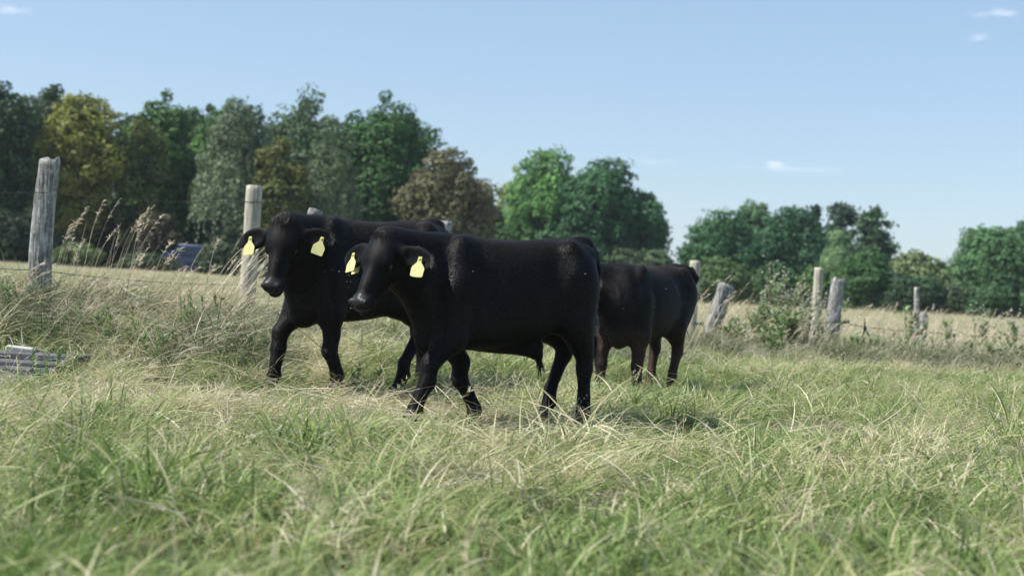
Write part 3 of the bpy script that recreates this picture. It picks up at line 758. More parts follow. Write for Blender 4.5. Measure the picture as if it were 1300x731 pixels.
def cards(P, N, size, r_, aspect=.6):
    """small leaf-shaped rhombi at P facing roughly N"""
    n = len(P); a = r_.normal(0, 1, (n, 3)); t_ = np.cross(N, a); t_ /= np.linalg.norm(t_, axis=1, keepdims=True) + 1e-9; b = np.cross(N, t_)
    s_ = (size * r_.uniform(.6, 1.4, n))[:, None]
    V = np.stack([P - t_ * s_, P - b * s_ * aspect + N * s_ * .12, P + t_ * s_, P + b * s_ * aspect - N * s_ * .12], 1).reshape(-1, 3)
    return V, np.arange(n * 4).reshape(-1, 4)

def crown_broad(W_, D_, z0, z1, r_, dens=1.0, lobes=34, leaf=.16, lobe_r=.21, shape=1.0, gap=.0):
    cz = (z0 + z1) / 2; H_ = (z1 - z0) / 2; Ps = []; Ns = []; Ts = []; cen = []
    gold = (1 + 5 ** .5) / 2
    for i in range(lobes + 12):
        zz = 1 - 2 * (i + .5) / lobes if i < lobes else r_.uniform(-.2, 1); zz = float(np.clip(zz + r_.normal(0, .1), -1, 1)); a = 2 * math.pi * i / gold + r_.normal(0, .3)
        rad = math.sqrt(max(1 - zz * zz, 0)); q = r_.uniform(.52, .84) if i < lobes else r_.uniform(.76, .90)
        wz = 1.0 if zz > 0 else 1 - .25 * abs(zz) * shape
        c = np.array([rad * math.cos(a) * W_ / 2 * q * wz, rad * math.sin(a) * D_ / 2 * q * wz, cz + zz * H_ * q * (1.0)])
        lr = lobe_r * W_ * (r_.uniform(.55, 1.35) if i < lobes else r_.uniform(.30, .5)); lrz = min(lr * .85, H_ * .5)
        if r_.random() < gap: continue
        cen.append((c, lr))
        n = int(dens * 11 * lr * lr / (leaf * leaf)) + 20
        d = r_.normal(0, 1, (n, 3)); d /= np.linalg.norm(d, axis=1, keepdims=True)
        bump = 1 + .22 * np.sin(d[:, 0] * 7 + i) * np.sin(d[:, 1] * 6 + 2 * i) + .15 * np.sin(d[:, 2] * 11 + i)
        q = r_.uniform(.70, 1.04, n) ** .6 * bump
        P = c + d * q[:, None] * np.array([lr, lr, lrz])
        Nn = d * 1.0 + r_.normal(0, .42, (n, 3)) + np.array([0, 0, .25]); Nn /= np.linalg.norm(Nn, axis=1, keepdims=True)
        Ps.append(P); Ns.append(Nn); Ts.append(np.clip(r_.normal(.48 + r_.normal(0, .17), .17, n), 0, 1))
    Pc = np.concatenate(Ps); kx = W_ / 2 / np.percentile(np.abs(Pc[:, 0]), 99); ky = D_ / 2 / np.percentile(np.abs(Pc[:, 1]), 99); zt = np.percentile(Pc[:, 2], 99.6); kz = (z1 - z0) / (zt - np.percentile(Pc[:, 2], .4))
    Ps = [np.stack([p_[:, 0] * kx, p_[:, 1] * ky, (p_[:, 2] - zt) * kz + z1], -1) for p_ in Ps]; cen = [(np.array([c_[0] * kx, c_[1] * ky, (c_[2] - zt) * kz + z1]), l_) for c_, l_ in cen]
    return np.concatenate(Ps), np.concatenate(Ns), np.concatenate(Ts), cen
    n = int(500 * dens); d = r_.normal(0, 1, (n, 3)); d /= np.linalg.norm(d, axis=1, keepdims=True); d = d[d[:, 2] > -.5]
    f = 1 + .12 * np.sin(d[:, 0] * 9 + d[:, 2] * 7) + .08 * np.sin(d[:, 1] * 14) ; P = np.array([0, 0, cz]) + d * (f * r_.uniform(.80, 1.02, len(d)))[:, None] * np.array([W_ / 2, D_ / 2, H_])
    Ps.append(P); Ns.append(d); Ts.append(np.clip(r_.normal(.55, .15, len(d)), 0, 1))
    return np.concatenate(Ps), np.concatenate(Ns), np.concatenate(Ts), cen

def tree(name, label, cat_, px0, px1, top, dist, base_col, kind='broad', seed=0, leaf=.105, dens=1.0, lobes=50, bottom=.04, lobe_r=.18, group='trees along the far edge of the field', gap=0, warm=None, depth=.9, var=.35, sink=0):
    r_ = np.random.default_rng(seed + 100)
    pc = (px0 + px1) / 2; x = at(pc, 350, dist).x; g = tz(x, dist) - sink
    ztop = at(pc, top, dist).z; Hh = ztop - g; Ww = (px1 - px0) / F_PX * dist
    root = empty(name, (x, dist, g), label=label, cat=cat_, group=group)
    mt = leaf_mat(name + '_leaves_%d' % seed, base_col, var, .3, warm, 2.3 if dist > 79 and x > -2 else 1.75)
    cen = []
    if kind in ('broad', 'bush', 'willow'):
        z0 = Hh * bottom if kind != 'bush' else -Hh * .12
        P, N_, T_, cen = crown_broad(Ww, Ww * depth, z0, Hh, r_, dens, lobes, leaf, lobe_r, gap=gap)
        if kind == 'willow':
            keep = r_.random(len(P)) < .62; P, N_, T_ = P[keep], N_[keep], T_[keep]
            ns = 700; d = r_.normal(0, 1, (ns, 3)); d /= np.linalg.norm(d, axis=1, keepdims=True); d[:, 2] = np.abs(d[:, 2]) * .9 - .1
            st = np.array([0, 0, (z0 + Hh) / 2]) + d * r_.uniform(.7, .98, (ns, 1)) * np.array([Ww / 2, Ww * depth / 2, (Hh - z0) / 2])
            m_ = 14; j = np.tile(np.linspace(0, 1, m_), ns); idx = np.repeat(np.arange(ns), m_); Ld = r_.uniform(.12, .30, ns)[idx] * Hh
            Q = st[idx] + np.stack([d[idx, 0] * .5 * np.sin(j * 1.5), d[idx, 1] * .5 * np.sin(j * 1.5), -j * Ld], -1) + r_.normal(0, .05, (len(idx), 3))
            Nw = np.stack([d[idx, 0], d[idx, 1], np.full(len(idx), .15)], -1) + r_.normal(0, .4, (len(idx), 3)); Nw /= np.linalg.norm(Nw, axis=1, keepdims=True)
            P = np.concatenate([P, Q]); N_ = np.concatenate([N_, Nw]); T_ = np.concatenate([T_, np.clip(r_.normal(.6, .18, len(Q)), 0, 1)])
    elif kind in ('pine', 'spruce'):
        Ps = []; nb = 64 if kind == 'pine' else 150
        for i in range(nb):
            h = r_.uniform(.12, 1) if kind == 'spruce' else r_.uniform(.25, 1) 
            if kind == 'pine': wr = (.30 + .75 * math.sin(math.pi * min(1, max(0, (1.06 - h) / .85))) ) * r_.uniform(.5, 1.05)
            else: wr = (1.03 - h) * r_.uniform(.8, 1.1)
            a = r_.uniform(0, 6.28); Lb = wr * Ww / 2; n = int(26 + 70 * wr)
            tt = r_.uniform(.15, 1, n) ** .7; up = .12 if kind == 'pine' else -.25
            c = np.stack([np.cos(a) * tt * Lb, np.sin(a) * tt * Lb, h * Hh + up * tt * Lb], -1) + r_.normal(0, .20 if kind == 'pine' else .14, (n, 3)) * np.array([1, 1, .6])
            Ps.append(c)
            if kind == 'pine' and i % 3 == 0: cen.append((np.array([np.cos(a) * Lb * .8, np.sin(a) * Lb * .8, h * Hh]), .3))
        P = np.concatenate(Ps); N_ = r_.normal(0, 1, P.shape); N_ /= np.linalg.norm(N_, axis=1, keepdims=True); T_ = np.clip(r_.normal(.5, .2, len(P)), 0, 1)
    V_, F_ = cards(P, N_, np.full(len(P), leaf), r_, .55 if kind not in ('willow',) else .35)
    obj('crown', mesh_np('crown', V_, F_, {'tint': np.repeat(T_, 4)}), mt, root)
    # trunk and limbs
    mb = MB(); tr = max(.05, Hh * .018 if kind != 'bush' else .05)
    lean = r_.normal(0, .02 * Hh, 2); topz = Hh * (.78 if kind in ('broad', 'willow') else .95 if kind != 'bush' else .5)
    n = 7; pts = [(lean[0] * (i / n) ** 1.5 + r_.normal(0, tr * .3), lean[1] * (i / n) ** 1.5, -.15 + (topz + .15) * i / n) for i in range(n + 1)]
    mb.tube(pts, [tr * (1.35 if i == 0 else 1) * (1 - .8 * i / n) + .01 for i in range(n + 1)], 8)
    tk = mb.build('trunk', M_bark, root)
    for c, lr in sorted(cen, key=lambda t_: -t_[1])[:14]:
        k_ = int(np.clip(c[2] / Hh * n * .75, 1, n - 1)); s0 = Vector(pts[k_]); e0 = Vector(c)
        md_ = s0.lerp(e0, .5) + Vector((0, 0, -.05 * Hh * 0.5)); lm = MB()
        lm.tube([s0, md_, e0], [tr * .45 * (1 - .5 * k_ / n), tr * .28, tr * .10], 5)
        b_ = len(mb.V); mb.V += lm.V; mb.F += [tuple(i_ + b_ for i_ in f) for f in lm.F]
    nm = mb.mesh('trunk'); nm.materials.append(M_bark); tk.data = nm
    return root

DK, GR, LG, OL, YE, GY, BR, BG = (.028, .050, .018), (.048, .098, .024), (.085, .15, .04), (.075, .095, .025), (.20, .185, .035), (.085, .12, .065), (.135, .115, .05), (.025, .055, .03)
T = tree
T('broad_tree', 'dark green tree at the far left, cut by the edge of the photo', 'tree', -62, 38, 106, 64, (.030, .055, .024), seed=1, lobes=40)
T('broad_tree', 'dark tree top rising behind the yellowing maple', 'tree', 28, 92, 112, 76, DK, seed=2)
T('maple_tree', 'yellowing maple with golden green crown between dark trees', 'tree', 36, 148, 124, 66, (.125, .135, .030), seed=3, lobes=44, bottom=.2, gap=.12, warm=(.30, .27, .05))
T('broad_tree', 'slim tree with yellow and olive leaves between the golden maple and the rounded green tree', 'tree', 130, 205, 150, 67, (.075, .095, .03), seed=4, lobes=30, gap=.15, bottom=.15, warm=(.32, .26, .05))
T('broad_tree', 'rounded mid green tree left of the grey willow', 'tree', 152, 250, 126, 70, GR, seed=5, lobes=40, bottom=.2, gap=.1)
T('broad_tree', 'bright green tree top peeping over between two taller trees', 'tree', 232, 312, 136, 78, (.06, .125, .03), seed=6)
T('willow_tree', 'greyish green drooping willow in the middle of the left wood', 'tree', 246, 335, 128, 66, (.085, .115, .065), 'willow', seed=7, leaf=.11)
T('poplar_tree', 'tallest grey green tree of the left wood with loose upright crown', 'tree', 328, 412, 116, 72, (.06, .095, .045), 'willow', seed=8, leaf=.14, gap=.15)
T('broad_tree', 'olive yellow small tree behind the rear left calf', 'tree', 312, 385, 178, 65, (.065, .078, .022), seed=9, bottom=.1, warm=(.22, .19, .04))
T('willow_tree', 'pale grey green willow just left of the largest green tree', 'tree', 378, 445, 152, 67, (.075, .105, .055), 'willow', seed=10, leaf=.11)
T('broad_tree', 'largest deep green tree at the right end of the left wood', 'tree', 408, 548, 134, 73, (.036, .082, .024), seed=11, lobes=52, lobe_r=.17)
T('chestnut_tree', 'rounded browning chestnut tree beside the gap in the wood', 'tree', 502, 622, 194, 70, (.090, .088, .045), seed=12, lobes=90, lobe_r=.13, leaf=.11, bottom=.03, var=.25)
T('broad_tree', 'low dark tree filling the gap right of the browning chestnut', 'tree', 590, 640, 246, 84, DK, seed=13, bottom=.02)
T('broad_tree', 'pale thin leaved tree at the left side of the middle group', 'tree', 622, 672, 214, 92, (.13, .17, .07), seed=14, dens=.55, bottom=.02)
T('broad_tree', 'light green round tree at the left of the middle group', 'tree', 632, 735, 193, 88, (.06, .125, .035), seed=15, lobes=42, bottom=.04, leaf=.11)
T('broad_tree', 'dark green wide tree in the centre of the middle group', 'tree', 690, 812, 206, 86, (.024, .060, .024), seed=16, lobes=52, bottom=.02, leaf=.13, lobe_r=.18)
T('broad_tree', 'dark tree sloping down at the right side of the middle group', 'tree', 778, 848, 246, 86, (.023, .058, .024), seed=17, bottom=.02, leaf=.11)
T('broad_tree', 'round dark green tree at the left end of the right group', 'tree', 866, 965, 270, 90, (.026, .066, .026), seed=18, lobes=46, bottom=.02, leaf=.11)
T('broad_tree', 'lighter tree top standing highest over the left of the right group', 'tree', 925, 985, 258, 98, (.05, .09, .04), seed=19, bottom=.1, leaf=.11)
T('broad_tree', 'wide dark green tree in the middle of the right group', 'tree', 950, 1052, 266, 90, (.025, .062, .028), seed=20, lobes=46, bottom=.02, leaf=.11)
T('spruce_tree', 'narrow dark conifer top between broadleaf trees of the right group', 'tree', 1012, 1050, 262, 97, (.020, .045, .022), 'spruce', seed=21, leaf=.12)
T('pine_tree', 'grey green pine with ragged top left of the lone open pine', 'tree', 1036, 1094, 261, 94, (.035, .058, .038), 'pine', seed=22, leaf=.16)
T('pine_tree', 'open topped pine standing clear at the right of the group', 'tree', 1080, 1136, 268, 92, (.038, .068, .034), 'pine', seed=23, leaf=.16)
T('willow_tree', 'pale green slender tree in front of the two pines', 'tree', 1044, 1084, 292, 84, (.085, .13, .06), 'willow', seed=24, leaf=.11)
T('broad_tree', 'round fresh green small tree below the pines', 'tree', 1062, 1134, 320, 80, (.030, .066, .020), seed=25, bottom=.0, leaf=.12)
T('broad_tree', 'yellow green tree behind the dark bush right of the pines', 'tree', 1118, 1204, 324, 90, (.08, .105, .045), seed=26, bottom=.02, leaf=.18)
T('bush', 'blue green dark bush right of the round green tree', 'bush', 1106, 1164, 350, 82, (.022, .045, .03), 'bush', seed=27)
T('spruce_tree', 'small blue green conifer beside the gap in the trees', 'tree', 1160, 1184, 328, 90, (.03, .06, .04), 'spruce', seed=28, leaf=.15)
T('spruce_tree', 'small conifer right next to the gap in the trees, last before the big right tree', 'tree', 1176, 1202, 336, 90, (.035, .068, .042), 'spruce', seed=29, leaf=.15)
T('broad_tree', 'large round green tree at the right edge of the photo', 'tree', 1214, 1322, 292, 84, (.042, .085, .034), seed=30, lobes=50, bottom=.02, leaf=.12)
T('broad_tree', 'tree top rising behind the large green tree at the right edge', 'tree', 1262, 1372, 277, 92, (.036, .075, .032), seed=31, lobes=40, bottom=.02, leaf=.12)

for k, (a_, b_, t_, d_, c_, l_) in enumerate([(-40, 75, 126, 88, DK, 'dark tree in the second row behind the far left tree'), (48, 160, 148, 88, (.03, .05, .02), 'dark tree in the second row behind the golden maple'), (115, 225, 150, 86, DK, 'dark tree in the second row behind the slim yellow tree'),
        (185, 295, 142, 88, (.03, .06, .02), 'dark tree in the second row behind the rounded green tree'), (255, 360, 142, 86, DK, 'dark tree in the second row behind the grey willow'), (325, 445, 140, 90, DK, 'dark tree in the second row behind the tall poplar'), (415, 535, 160, 90, (.03, .06, .022), 'dark tree in the second row behind the largest green tree')]):
    T('broad_tree', l_, 'tree', a_, b_, t_, d_, c_, seed=70 + k, bottom=.0, leaf=.15)

def bush(px0, px1, top, dist, col, label, seed, **k):
    T('bush', label, 'bush', px0, px1, top, dist, col, 'bush', seed=seed, lobes=16, lobe_r=.24, leaf=k.pop('leaf', .11), group='bushes at the foot of the trees', **k)
bush(66, 128, 309, 60, (.075, .10, .04), 'yellow green bush in the field right of the tall weathered post', 40)
bush(-40, 60, 268, 62, (.018, .030, .014), 'dark bush at the far left below the dark tree', 41)
bush(100, 180, 262, 68, (.016, .028, .014), 'black green bush in the shade below the golden maple', 42)
bush(168, 226, 272, 65, (.040, .038, .022), 'reddish brown shrub below the slim yellow tree', 43)
bush(205, 275, 250, 73, (.018, .034, .016), 'dark bush behind the blue car', 44)
bush(262, 345, 262, 72, (.018, .034, .018), 'dark bush below the grey willow, right of the blue car', 45)
bush(330, 410, 240, 70, (.02, .038, .018), 'dark bush behind the head of the rear left calf', 46)
bush(395, 480, 232, 71, (.02, .040, .018), 'dark bush below the pale grey willow behind the rear left calf', 47)
bush(465, 530, 236, 74, (.028, .055, .02), 'dark bush below the largest green tree', 48)
bush(148, 220, 322, 57, (.042, .060, .028), 'low green bush hiding the front of the blue car', 58)
bush(252, 306, 310, 58, (.035, .05, .025), 'dark low bush hiding the back of the blue car', 59)
bush(600, 690, 290, 82, (.035, .07, .022), 'green bush showing over the back of the front calf', 49)
bush(690, 780, 300, 80, (.022, .05, .02), 'dark bush below the middle group of trees', 50)
bush(766, 862, 318, 80, (.035, .055, .024), 'dark brownish bush above the back of the rear right calf', 51)
bush(872, 960, 330, 72, (.048, .080, .028), 'light green bush behind the leaning grey post', 52)
bush(940, 1030, 335, 76, (.030, .066, .022), 'green bush behind the tall thistle', 53)
bush(1015, 1072, 338, 74, (.055, .10, .03), 'green bush between the round post and the lichen grey post', 54)
bush(1128, 1205, 352, 78, (.03, .06, .026), 'dark green bush behind the thin leafy post', 55)
bush(1192, 1245, 362, 80, (.04, .062, .026), 'low brownish green bush below the gap in the trees', 56)
bush(1235, 1330, 350, 76, (.03, .065, .026), 'green bush below the large tree at the right edge', 57)

# ------------------------------------------------------------------ fence
M_oldwood = wood('weathered_wood', (.03, .03, .028), (.22, .22, .21), (.52, .52, .50), 55, .6)
M_darkwood = wood('old_dark_wood', (.07, .065, .06), (.27, .255, .235), (.50, .48, .45), 60, .35)
M_round = wood('round_post_wood', (.22, .20, .16), (.40, .37, .30), (.54, .51, .43), 40, .12)
M_wire = simple('wire', (.10, .09, .085), .5, .7)
M_ins = simple('insulator', (.012, .012, .013), .4)
def post(label, px_t, py_t, px_b, dist, w, mat, kind='round', seed=0, name='fence_post', ins=(), rings=0):
    r_ = random.Random(seed)
    b = at(px_b, 400, dist); gz = tz(b.x, dist)
    tp = at(px_t, py_t, dist); bt = Vector((b.x, dist, gz - .25))
    ax = tp - bt; Lp = ax.length; axn = ax.normalized()
    root = empty(name, (b.x, dist, gz), label=label, cat='fence post', group='fence posts')
    n = 26; m_ = 34; V = []; Fc = []
    a0 = Vector((1, 0, 0)); a0 = (a0 - axn * a0.dot(axn)).normalized(); b0 = axn.cross(a0)
    gro = [r_.uniform(0, 6.28) for _ in range(6)]
    for i in range(m_ + 1):
        t_ = i / m_; c = bt + axn * Lp * t_ - root.location
        if kind == 'old': c += a0 * (.018 * math.sin(t_ * 5 + seed)) 
        for k in range(n):
            th = 2 * math.pi * k / n
            if kind == 'round': rr = w / 2 * (1 + .012 * math.sin(3 * th + seed))
            else:
                ct, st = abs(math.cos(th)), abs(math.sin(th)); sq = (ct ** 3.2 + st ** 3.2) ** (-1 / 3.2)
                rr = w / 2 * (.88 * sq + .10 * math.sin(2 * th + gro[0] + t_ * 1.2) + .05 * math.sin(7 * th + gro[1] + t_ * 2) + .035 * math.sin(11 * th + gro[2] - t_ * 1.4) + .06 * math.sin(t_ * 7 + gro[3] + th) + .02 * r_.uniform(-1, 1))
                rr *= 1 + .12 * (1 - t_)
            zz = 0
            if i == m_:
                zz = (.020 * math.sin(2 * th + gro[4]) + .012 * math.sin(5 * th + gro[5]) + r_.uniform(-.012, .012)) * (1 if kind == 'old' else .15); 
            if i >= m_ - 1 and kind == 'round': rr *= .96 if i == m_ else 1
            V.append(c + a0 * rr * math.cos(th) + b0 * rr * math.sin(th) + axn * zz)
    for i in range(m_):
        for k in range(n): Fc.append((i * n + k, i * n + (k + 1) % n, (i + 1) * n + (k + 1) % n, (i + 1) * n + k))
    V.append(tp - root.location + axn * (.008 if kind == 'round' else -.015)); q = len(V) - 1
    for k in range(n): Fc.append((m_ * n + k, m_ * n + (k + 1) % n, q))
    mb = MB(); mb.add(V, Fc); o = mb.build('post_wood', mat, root)
    for (py, side) in ins:
        z_ = at(px_t, py, dist); t_ = (z_.z - bt.z) / (tp.z - bt.z); c = bt.lerp(tp, t_) - root.location
        ib = MB(); y0 = -w / 2 - .005
        ib.tube([c + Vector((side * w * .3, y0, 0)), c + Vector((side * (w * .5 + .03), y0 - .02, 0)), c + Vector((side * (w * .5 + .075), y0 - .02, -.005))], [.020, .014, .021], 10)
        ib.tube([c + Vector((side * (w * .5 + .075), y0 - .02, -.03)), c + Vector((side * (w * .5 + .075), y0 - .02, .025))], [.02, .02], 10)
        ib.build('insulator', M_ins, root)
    for py in ([rings] if rings else []):
        z_ = at(px_t, py, dist); t_ = (z_.z - bt.z) / (tp.z - bt.z); c = bt.lerp(tp, t_) - root.location
        rb = MB(); rb.tube([c - axn * .003, c + axn * .003], [w / 2 + .004, w / 2 + .004], 26); rb.build('wire_tie', M_wire, root)
    return bt, tp
PO = {}
PO[1] = post('tall weathered grey post with jagged top at the left edge', 64, 203, 44, 12.2, .175, M_oldwood, 'old', 1)
PO[2] = post('smooth round post directly left of the rear calf head', 323, 236, 312, 14.4, .165, M_round, 'round', 2, rings=257)
PO[3] = post('slanting round post whose tip shows behind the rear calf ear', 401, 266, 352, 14.9, .15, M_oldwood, 'round', 3)
PO[4] = post('pale post whose top shows between the two front calves', 565, 281, 558, 16.5, .175, M_oldwood, 'round', 4)
PO[5] = post('slim straight post just right of the rear right calf', 883, 331, 877, 20.2, .155, M_round, 'round', 5, ins=((410, 1),))
PO[6] = post('thick leaning lichen grey post right of the calves', 923, 362, 892, 19.6, .24, M_oldwood, 'old', 6, ins=((417, 1),))
PO[7] = post('round post rising out of the tall thistles', 1040, 340, 1035, 21.5, .14, M_round, 'round', 7)
PO[8] = post('cracked grey post with flat top right of the thistles', 1065, 354, 1056, 19.8, .185, M_oldwood, 'old', 8, ins=((408, 1),))
PO[9] = post('thin upright stake with weeds climbing it', 1164, 365, 1167, 21.5, .085, M_darkwood, 'round', 9, ins=((418, 1),))
PO[10] = post('short grey stub post behind the thin stake', 1172, 398, 1172, 25.0, .16, M_oldwood, 'old', 10)

def wire(label, pts, rad=.0035, barbs=False, name='fence_wire'):
    full = []
    for a, b in zip(pts[:-1], pts[1:]):
        a, b = Vector(a), Vector(b); n = 10
        for i in range(n): 
            t_ = i / n; full.append(a.lerp(b, t_) + Vector((0, 0, -.05 * 4 * t_ * (1 - t_) * min(1, (b - a).length / 4))))
    full.append(Vector(pts[-1])); mb = MB(); mb.tube(full, rad, 6)
    if barbs:
        L_ = 0
        for a, b in zip(full[:-1], full[1:]):
            n = max(1, int((b - a).length / .11))
            for i in range(n):
                c = a.lerp(b, i / n); t_ = random.uniform(0, 3.14)
                for sg in (0, 1.57):
                    dv = Vector((0, math.cos(t_ + sg), math.sin(t_ + sg))) * .013; mb.tube([c - dv, c + dv], .0016, 4)
    mb.build(name, M_wire, None, label=label, cat='wire', group='fence wires')
def on(k, py):      # point on the front of a post at picture height py
    bt, tp = PO[k]; z_ = at(tp.x / tp.y * F_PX + 650, py, tp.y).z; t_ = (z_ - bt.z) / (tp.z - bt.z); p = bt.lerp(tp, t_); return p + Vector((0, -.095, 0))
wire('upper barbed wire running from the jagged post to the round post', [at(-120, 238, 10.9), on(1, 245), on(2, 257), on(3, 272)], .003, True)
wire('lower barbed wire across the dry grass at the left', [at(-120, 330, 10.9), on(1, 343), on(2, 362), on(3, 366)], .003, True)
wire('upper thin wire from the slim post towards the right', [on(4, 300), on(5, 351), on(6, 364), on(7, 372), on(8, 372), on(9, 383), at(1420, 400, 24)], .0028)
wire('black lower fence wire between insulators on the right', [on(4, 400), on(5, 410), on(6, 418), on(8, 408), on(9, 420), at(1420, 432, 24)], .006)
# wire dropper standing in the grass as a narrow inverted V
mb = MB(); a = at(1098, 417, 19.9)
for px, py in ((1086, 452), (1112, 455)): mb.tube([a, a.lerp(at(px, py, 19.9), .5) + Vector((.02, 0, .03)), at(px, py, 19.9)], .011, 6)
mb.tube([at(1098, 405, 19.9), a + Vector((0, 0, -.03))], .010, 6); mb.tube([a + Vector((-.018, 0, .01)), a + Vector((.018, 0, -.01))], .020, 8)
mb.build('wire_spreader', M_ins, None, label='dark forked prop tied to the wire, legs spread in the grass', cat='fence prop')

# ------------------------------------------------------------------ boards at the left edge
M_board = wood('grey_boards', (.05, .05, .052), (.12, .12, .125), (.20, .20, .21), 30, 0, (.05, 1, 1))
M_pale = wood('pale_board', (.38, .35, .28), (.58, .55, .47), (.66, .64, .56), 40, 0, (.05, 1, 1))
bc = at(8, 465, 10.0); gz = tz(bc.x, 10.0)
wp = empty('wooden_platform', (-3.70, 9.6, tz(-3.6, 9.6) + .01), R(-4), label='low deck of grey boards in the grass at the left edge', cat='platform')
for k in range(5):
    mb = MB(); n = 16
    for j in range(1): mb.box((random.uniform(-.04, .04), -.54 + k * .27, .05 + .032 * k + random.uniform(-.004, .004)), (.72 + random.uniform(-.10, .04), .128, .020), Matrix.Rotation(random.uniform(-.02, .02), 3, 'Z'))
    mb.build('plank', M_board, wp, False, bevel=.006)
for k in (-.45, .45):
    mb = MB(); mb.box((k, .0, .045), (.05, .60, .035), Matrix.Rotation(.118, 3, 'X')); mb.build('bearer', M_board, wp, False, bevel=.006)
mb = MB(); mb.box((0, 0, 0), (.10, .055, .022), Matrix.Rotation(R(5), 3, 'Y') @ Matrix.Rotation(R(12), 3, 'Z'))
o = mb.build('pale_board', M_pale, None, False, bevel=.008, label='pale short timber lying on the grey deck below the jagged post', cat='timber'); p = at(27, 434, 10.2); o.location = (p.x, p.y, tz(-3.6, 9.6) + .225)

# ------------------------------------------------------------------ blue car parked by the trees
M_blue = simple('blue_paint', (.012, .035, .13), .22, 0, .5, .8); M_glass = simple('car_glass', (.02, .025, .03), .06, 0, .6)
M_tyre = simple('tyre', (.02, .02, .02), .8); M_rim = simple('rim', (.45, .45, .46), .3, .8); M_lamp = simple('lamp_glass', (.7, .7, .7), .1); M_red = simple('tail_lamp', (.35, .02, .02), .2)
M_roof_refl = simple('painted_roof_reflection', (.62, .66, .70), .2, 0, .5, .5)  # pale colour standing in for a white reflection on the roof
def car(px, dist, rz, label, paint):
    x = at(px, 350, dist).x; root = empty('parked_car', (x, dist, tz(x, dist)), rz, label=label, cat='car')
    prof = [(-2.05, .35), (-2.08, .75), (-1.95, .98), (-1.50, 1.05), (-1.15, 1.40), (-.4, 1.50), (.35, 1.46), (1.0, 1.02), (1.75, .90), (2.05, .72), (2.08, .35)]
    mb = MB(); V = []; n = len(prof); ws = [.80, .84, .84, .84, .62, .60, .62, .84, .82, .78, .80]
    for sgn in (-1, 1):
        for (a, b), w_ in zip(prof, ws): V.append((a, sgn * w_, b))
    Fc = [tuple(range(n - 1, -1, -1)), tuple(range(n, 2 * n))] + [(i_, (i_ + 1) % n, n + (i_ + 1) % n, n + i_) for i_ in range(n)]
    mb.add(V, Fc); mb.build('body', paint, root, False, bevel=.05)
    for sgn in (-1, 1):
        for q in ([(-1.35, 1.06), (-1.07, 1.36), (-.42, 1.43), (-.42, 1.04)], [(-.34, 1.04), (-.34, 1.43), (.30, 1.40), (.86, 1.03)]):
            V = []
            for e in (0, .02):
                for a, b in q: V.append((a, sgn * (.84 - .235 * max(0, (b - 1.02)) / .45 * 1.0 + .012 + e), b))
            wm = MB(); wm.add(V, [(0, 1, 2, 3), (4, 5, 6, 7), (0, 1, 5, 4), (1, 2, 6, 5), (2, 3, 7, 6), (3, 0, 4, 7)]); wm.build('side_window', M_glass, root, False)
    for nm, A, B in (('windscreen', (.98, 1.05), (.40, 1.45)), ('rear_window', (-1.46, 1.09), (-1.18, 1.37))):
        sg = 1 if A[0] > 0 else -1; wm = MB(); V = []
        for e in (.015, .03):
            for (a, b), w_ in ((A, .74), (B, .56)):
                for s_ in (-1, 1): V.append((a + sg * e * .8, s_ * w_, b + e))
        wm.add(V, [(0, 1, 3, 2), (4, 5, 7, 6), (0, 1, 5, 4), (2, 3, 7, 6), (0, 2, 6, 4), (1, 3, 7, 5)]); wm.build(nm, M_glass, root, False)
    rm = MB(); rm.box((-.03, 0, 1.488), (.50, .50, .022)); rm.build('roof_reflection_panel', M_roof_refl, root, bevel=.015)  # thin panel added to paint in the roof's white reflection
    for a in (-1.3, 1.32):
        for s_ in (-1, 1):
            wb = MB(); wb.tube([(a, s_ * .70, .32), (a, s_ * .86, .32)], [.32, .32], 24); w_ = wb.build('wheel', M_tyre, root, False)
            rb = MB(); rb.tube([(a, s_ * .80, .32), (a, s_ * .872, .32)], [.20, .18], 16); rb.build('rim', M_rim, w_, False)
    for s_ in (-1, 1):
        hb = MB(); hb.box((2.0, s_ * .60, .72), (.07, .15, .07)); hb.build('headlight', M_lamp, root, bevel=.02)
        hb = MB(); hb.box((-2.02, s_ * .68, .82), (.07, .10, .10)); hb.build('tail_light', M_red, root, bevel=.02)
    return root
car(238, 64, R(196), 'blue car with a painted white reflection on its roof, parked before the trees, half hidden by bushes and dry grass', M_blue)

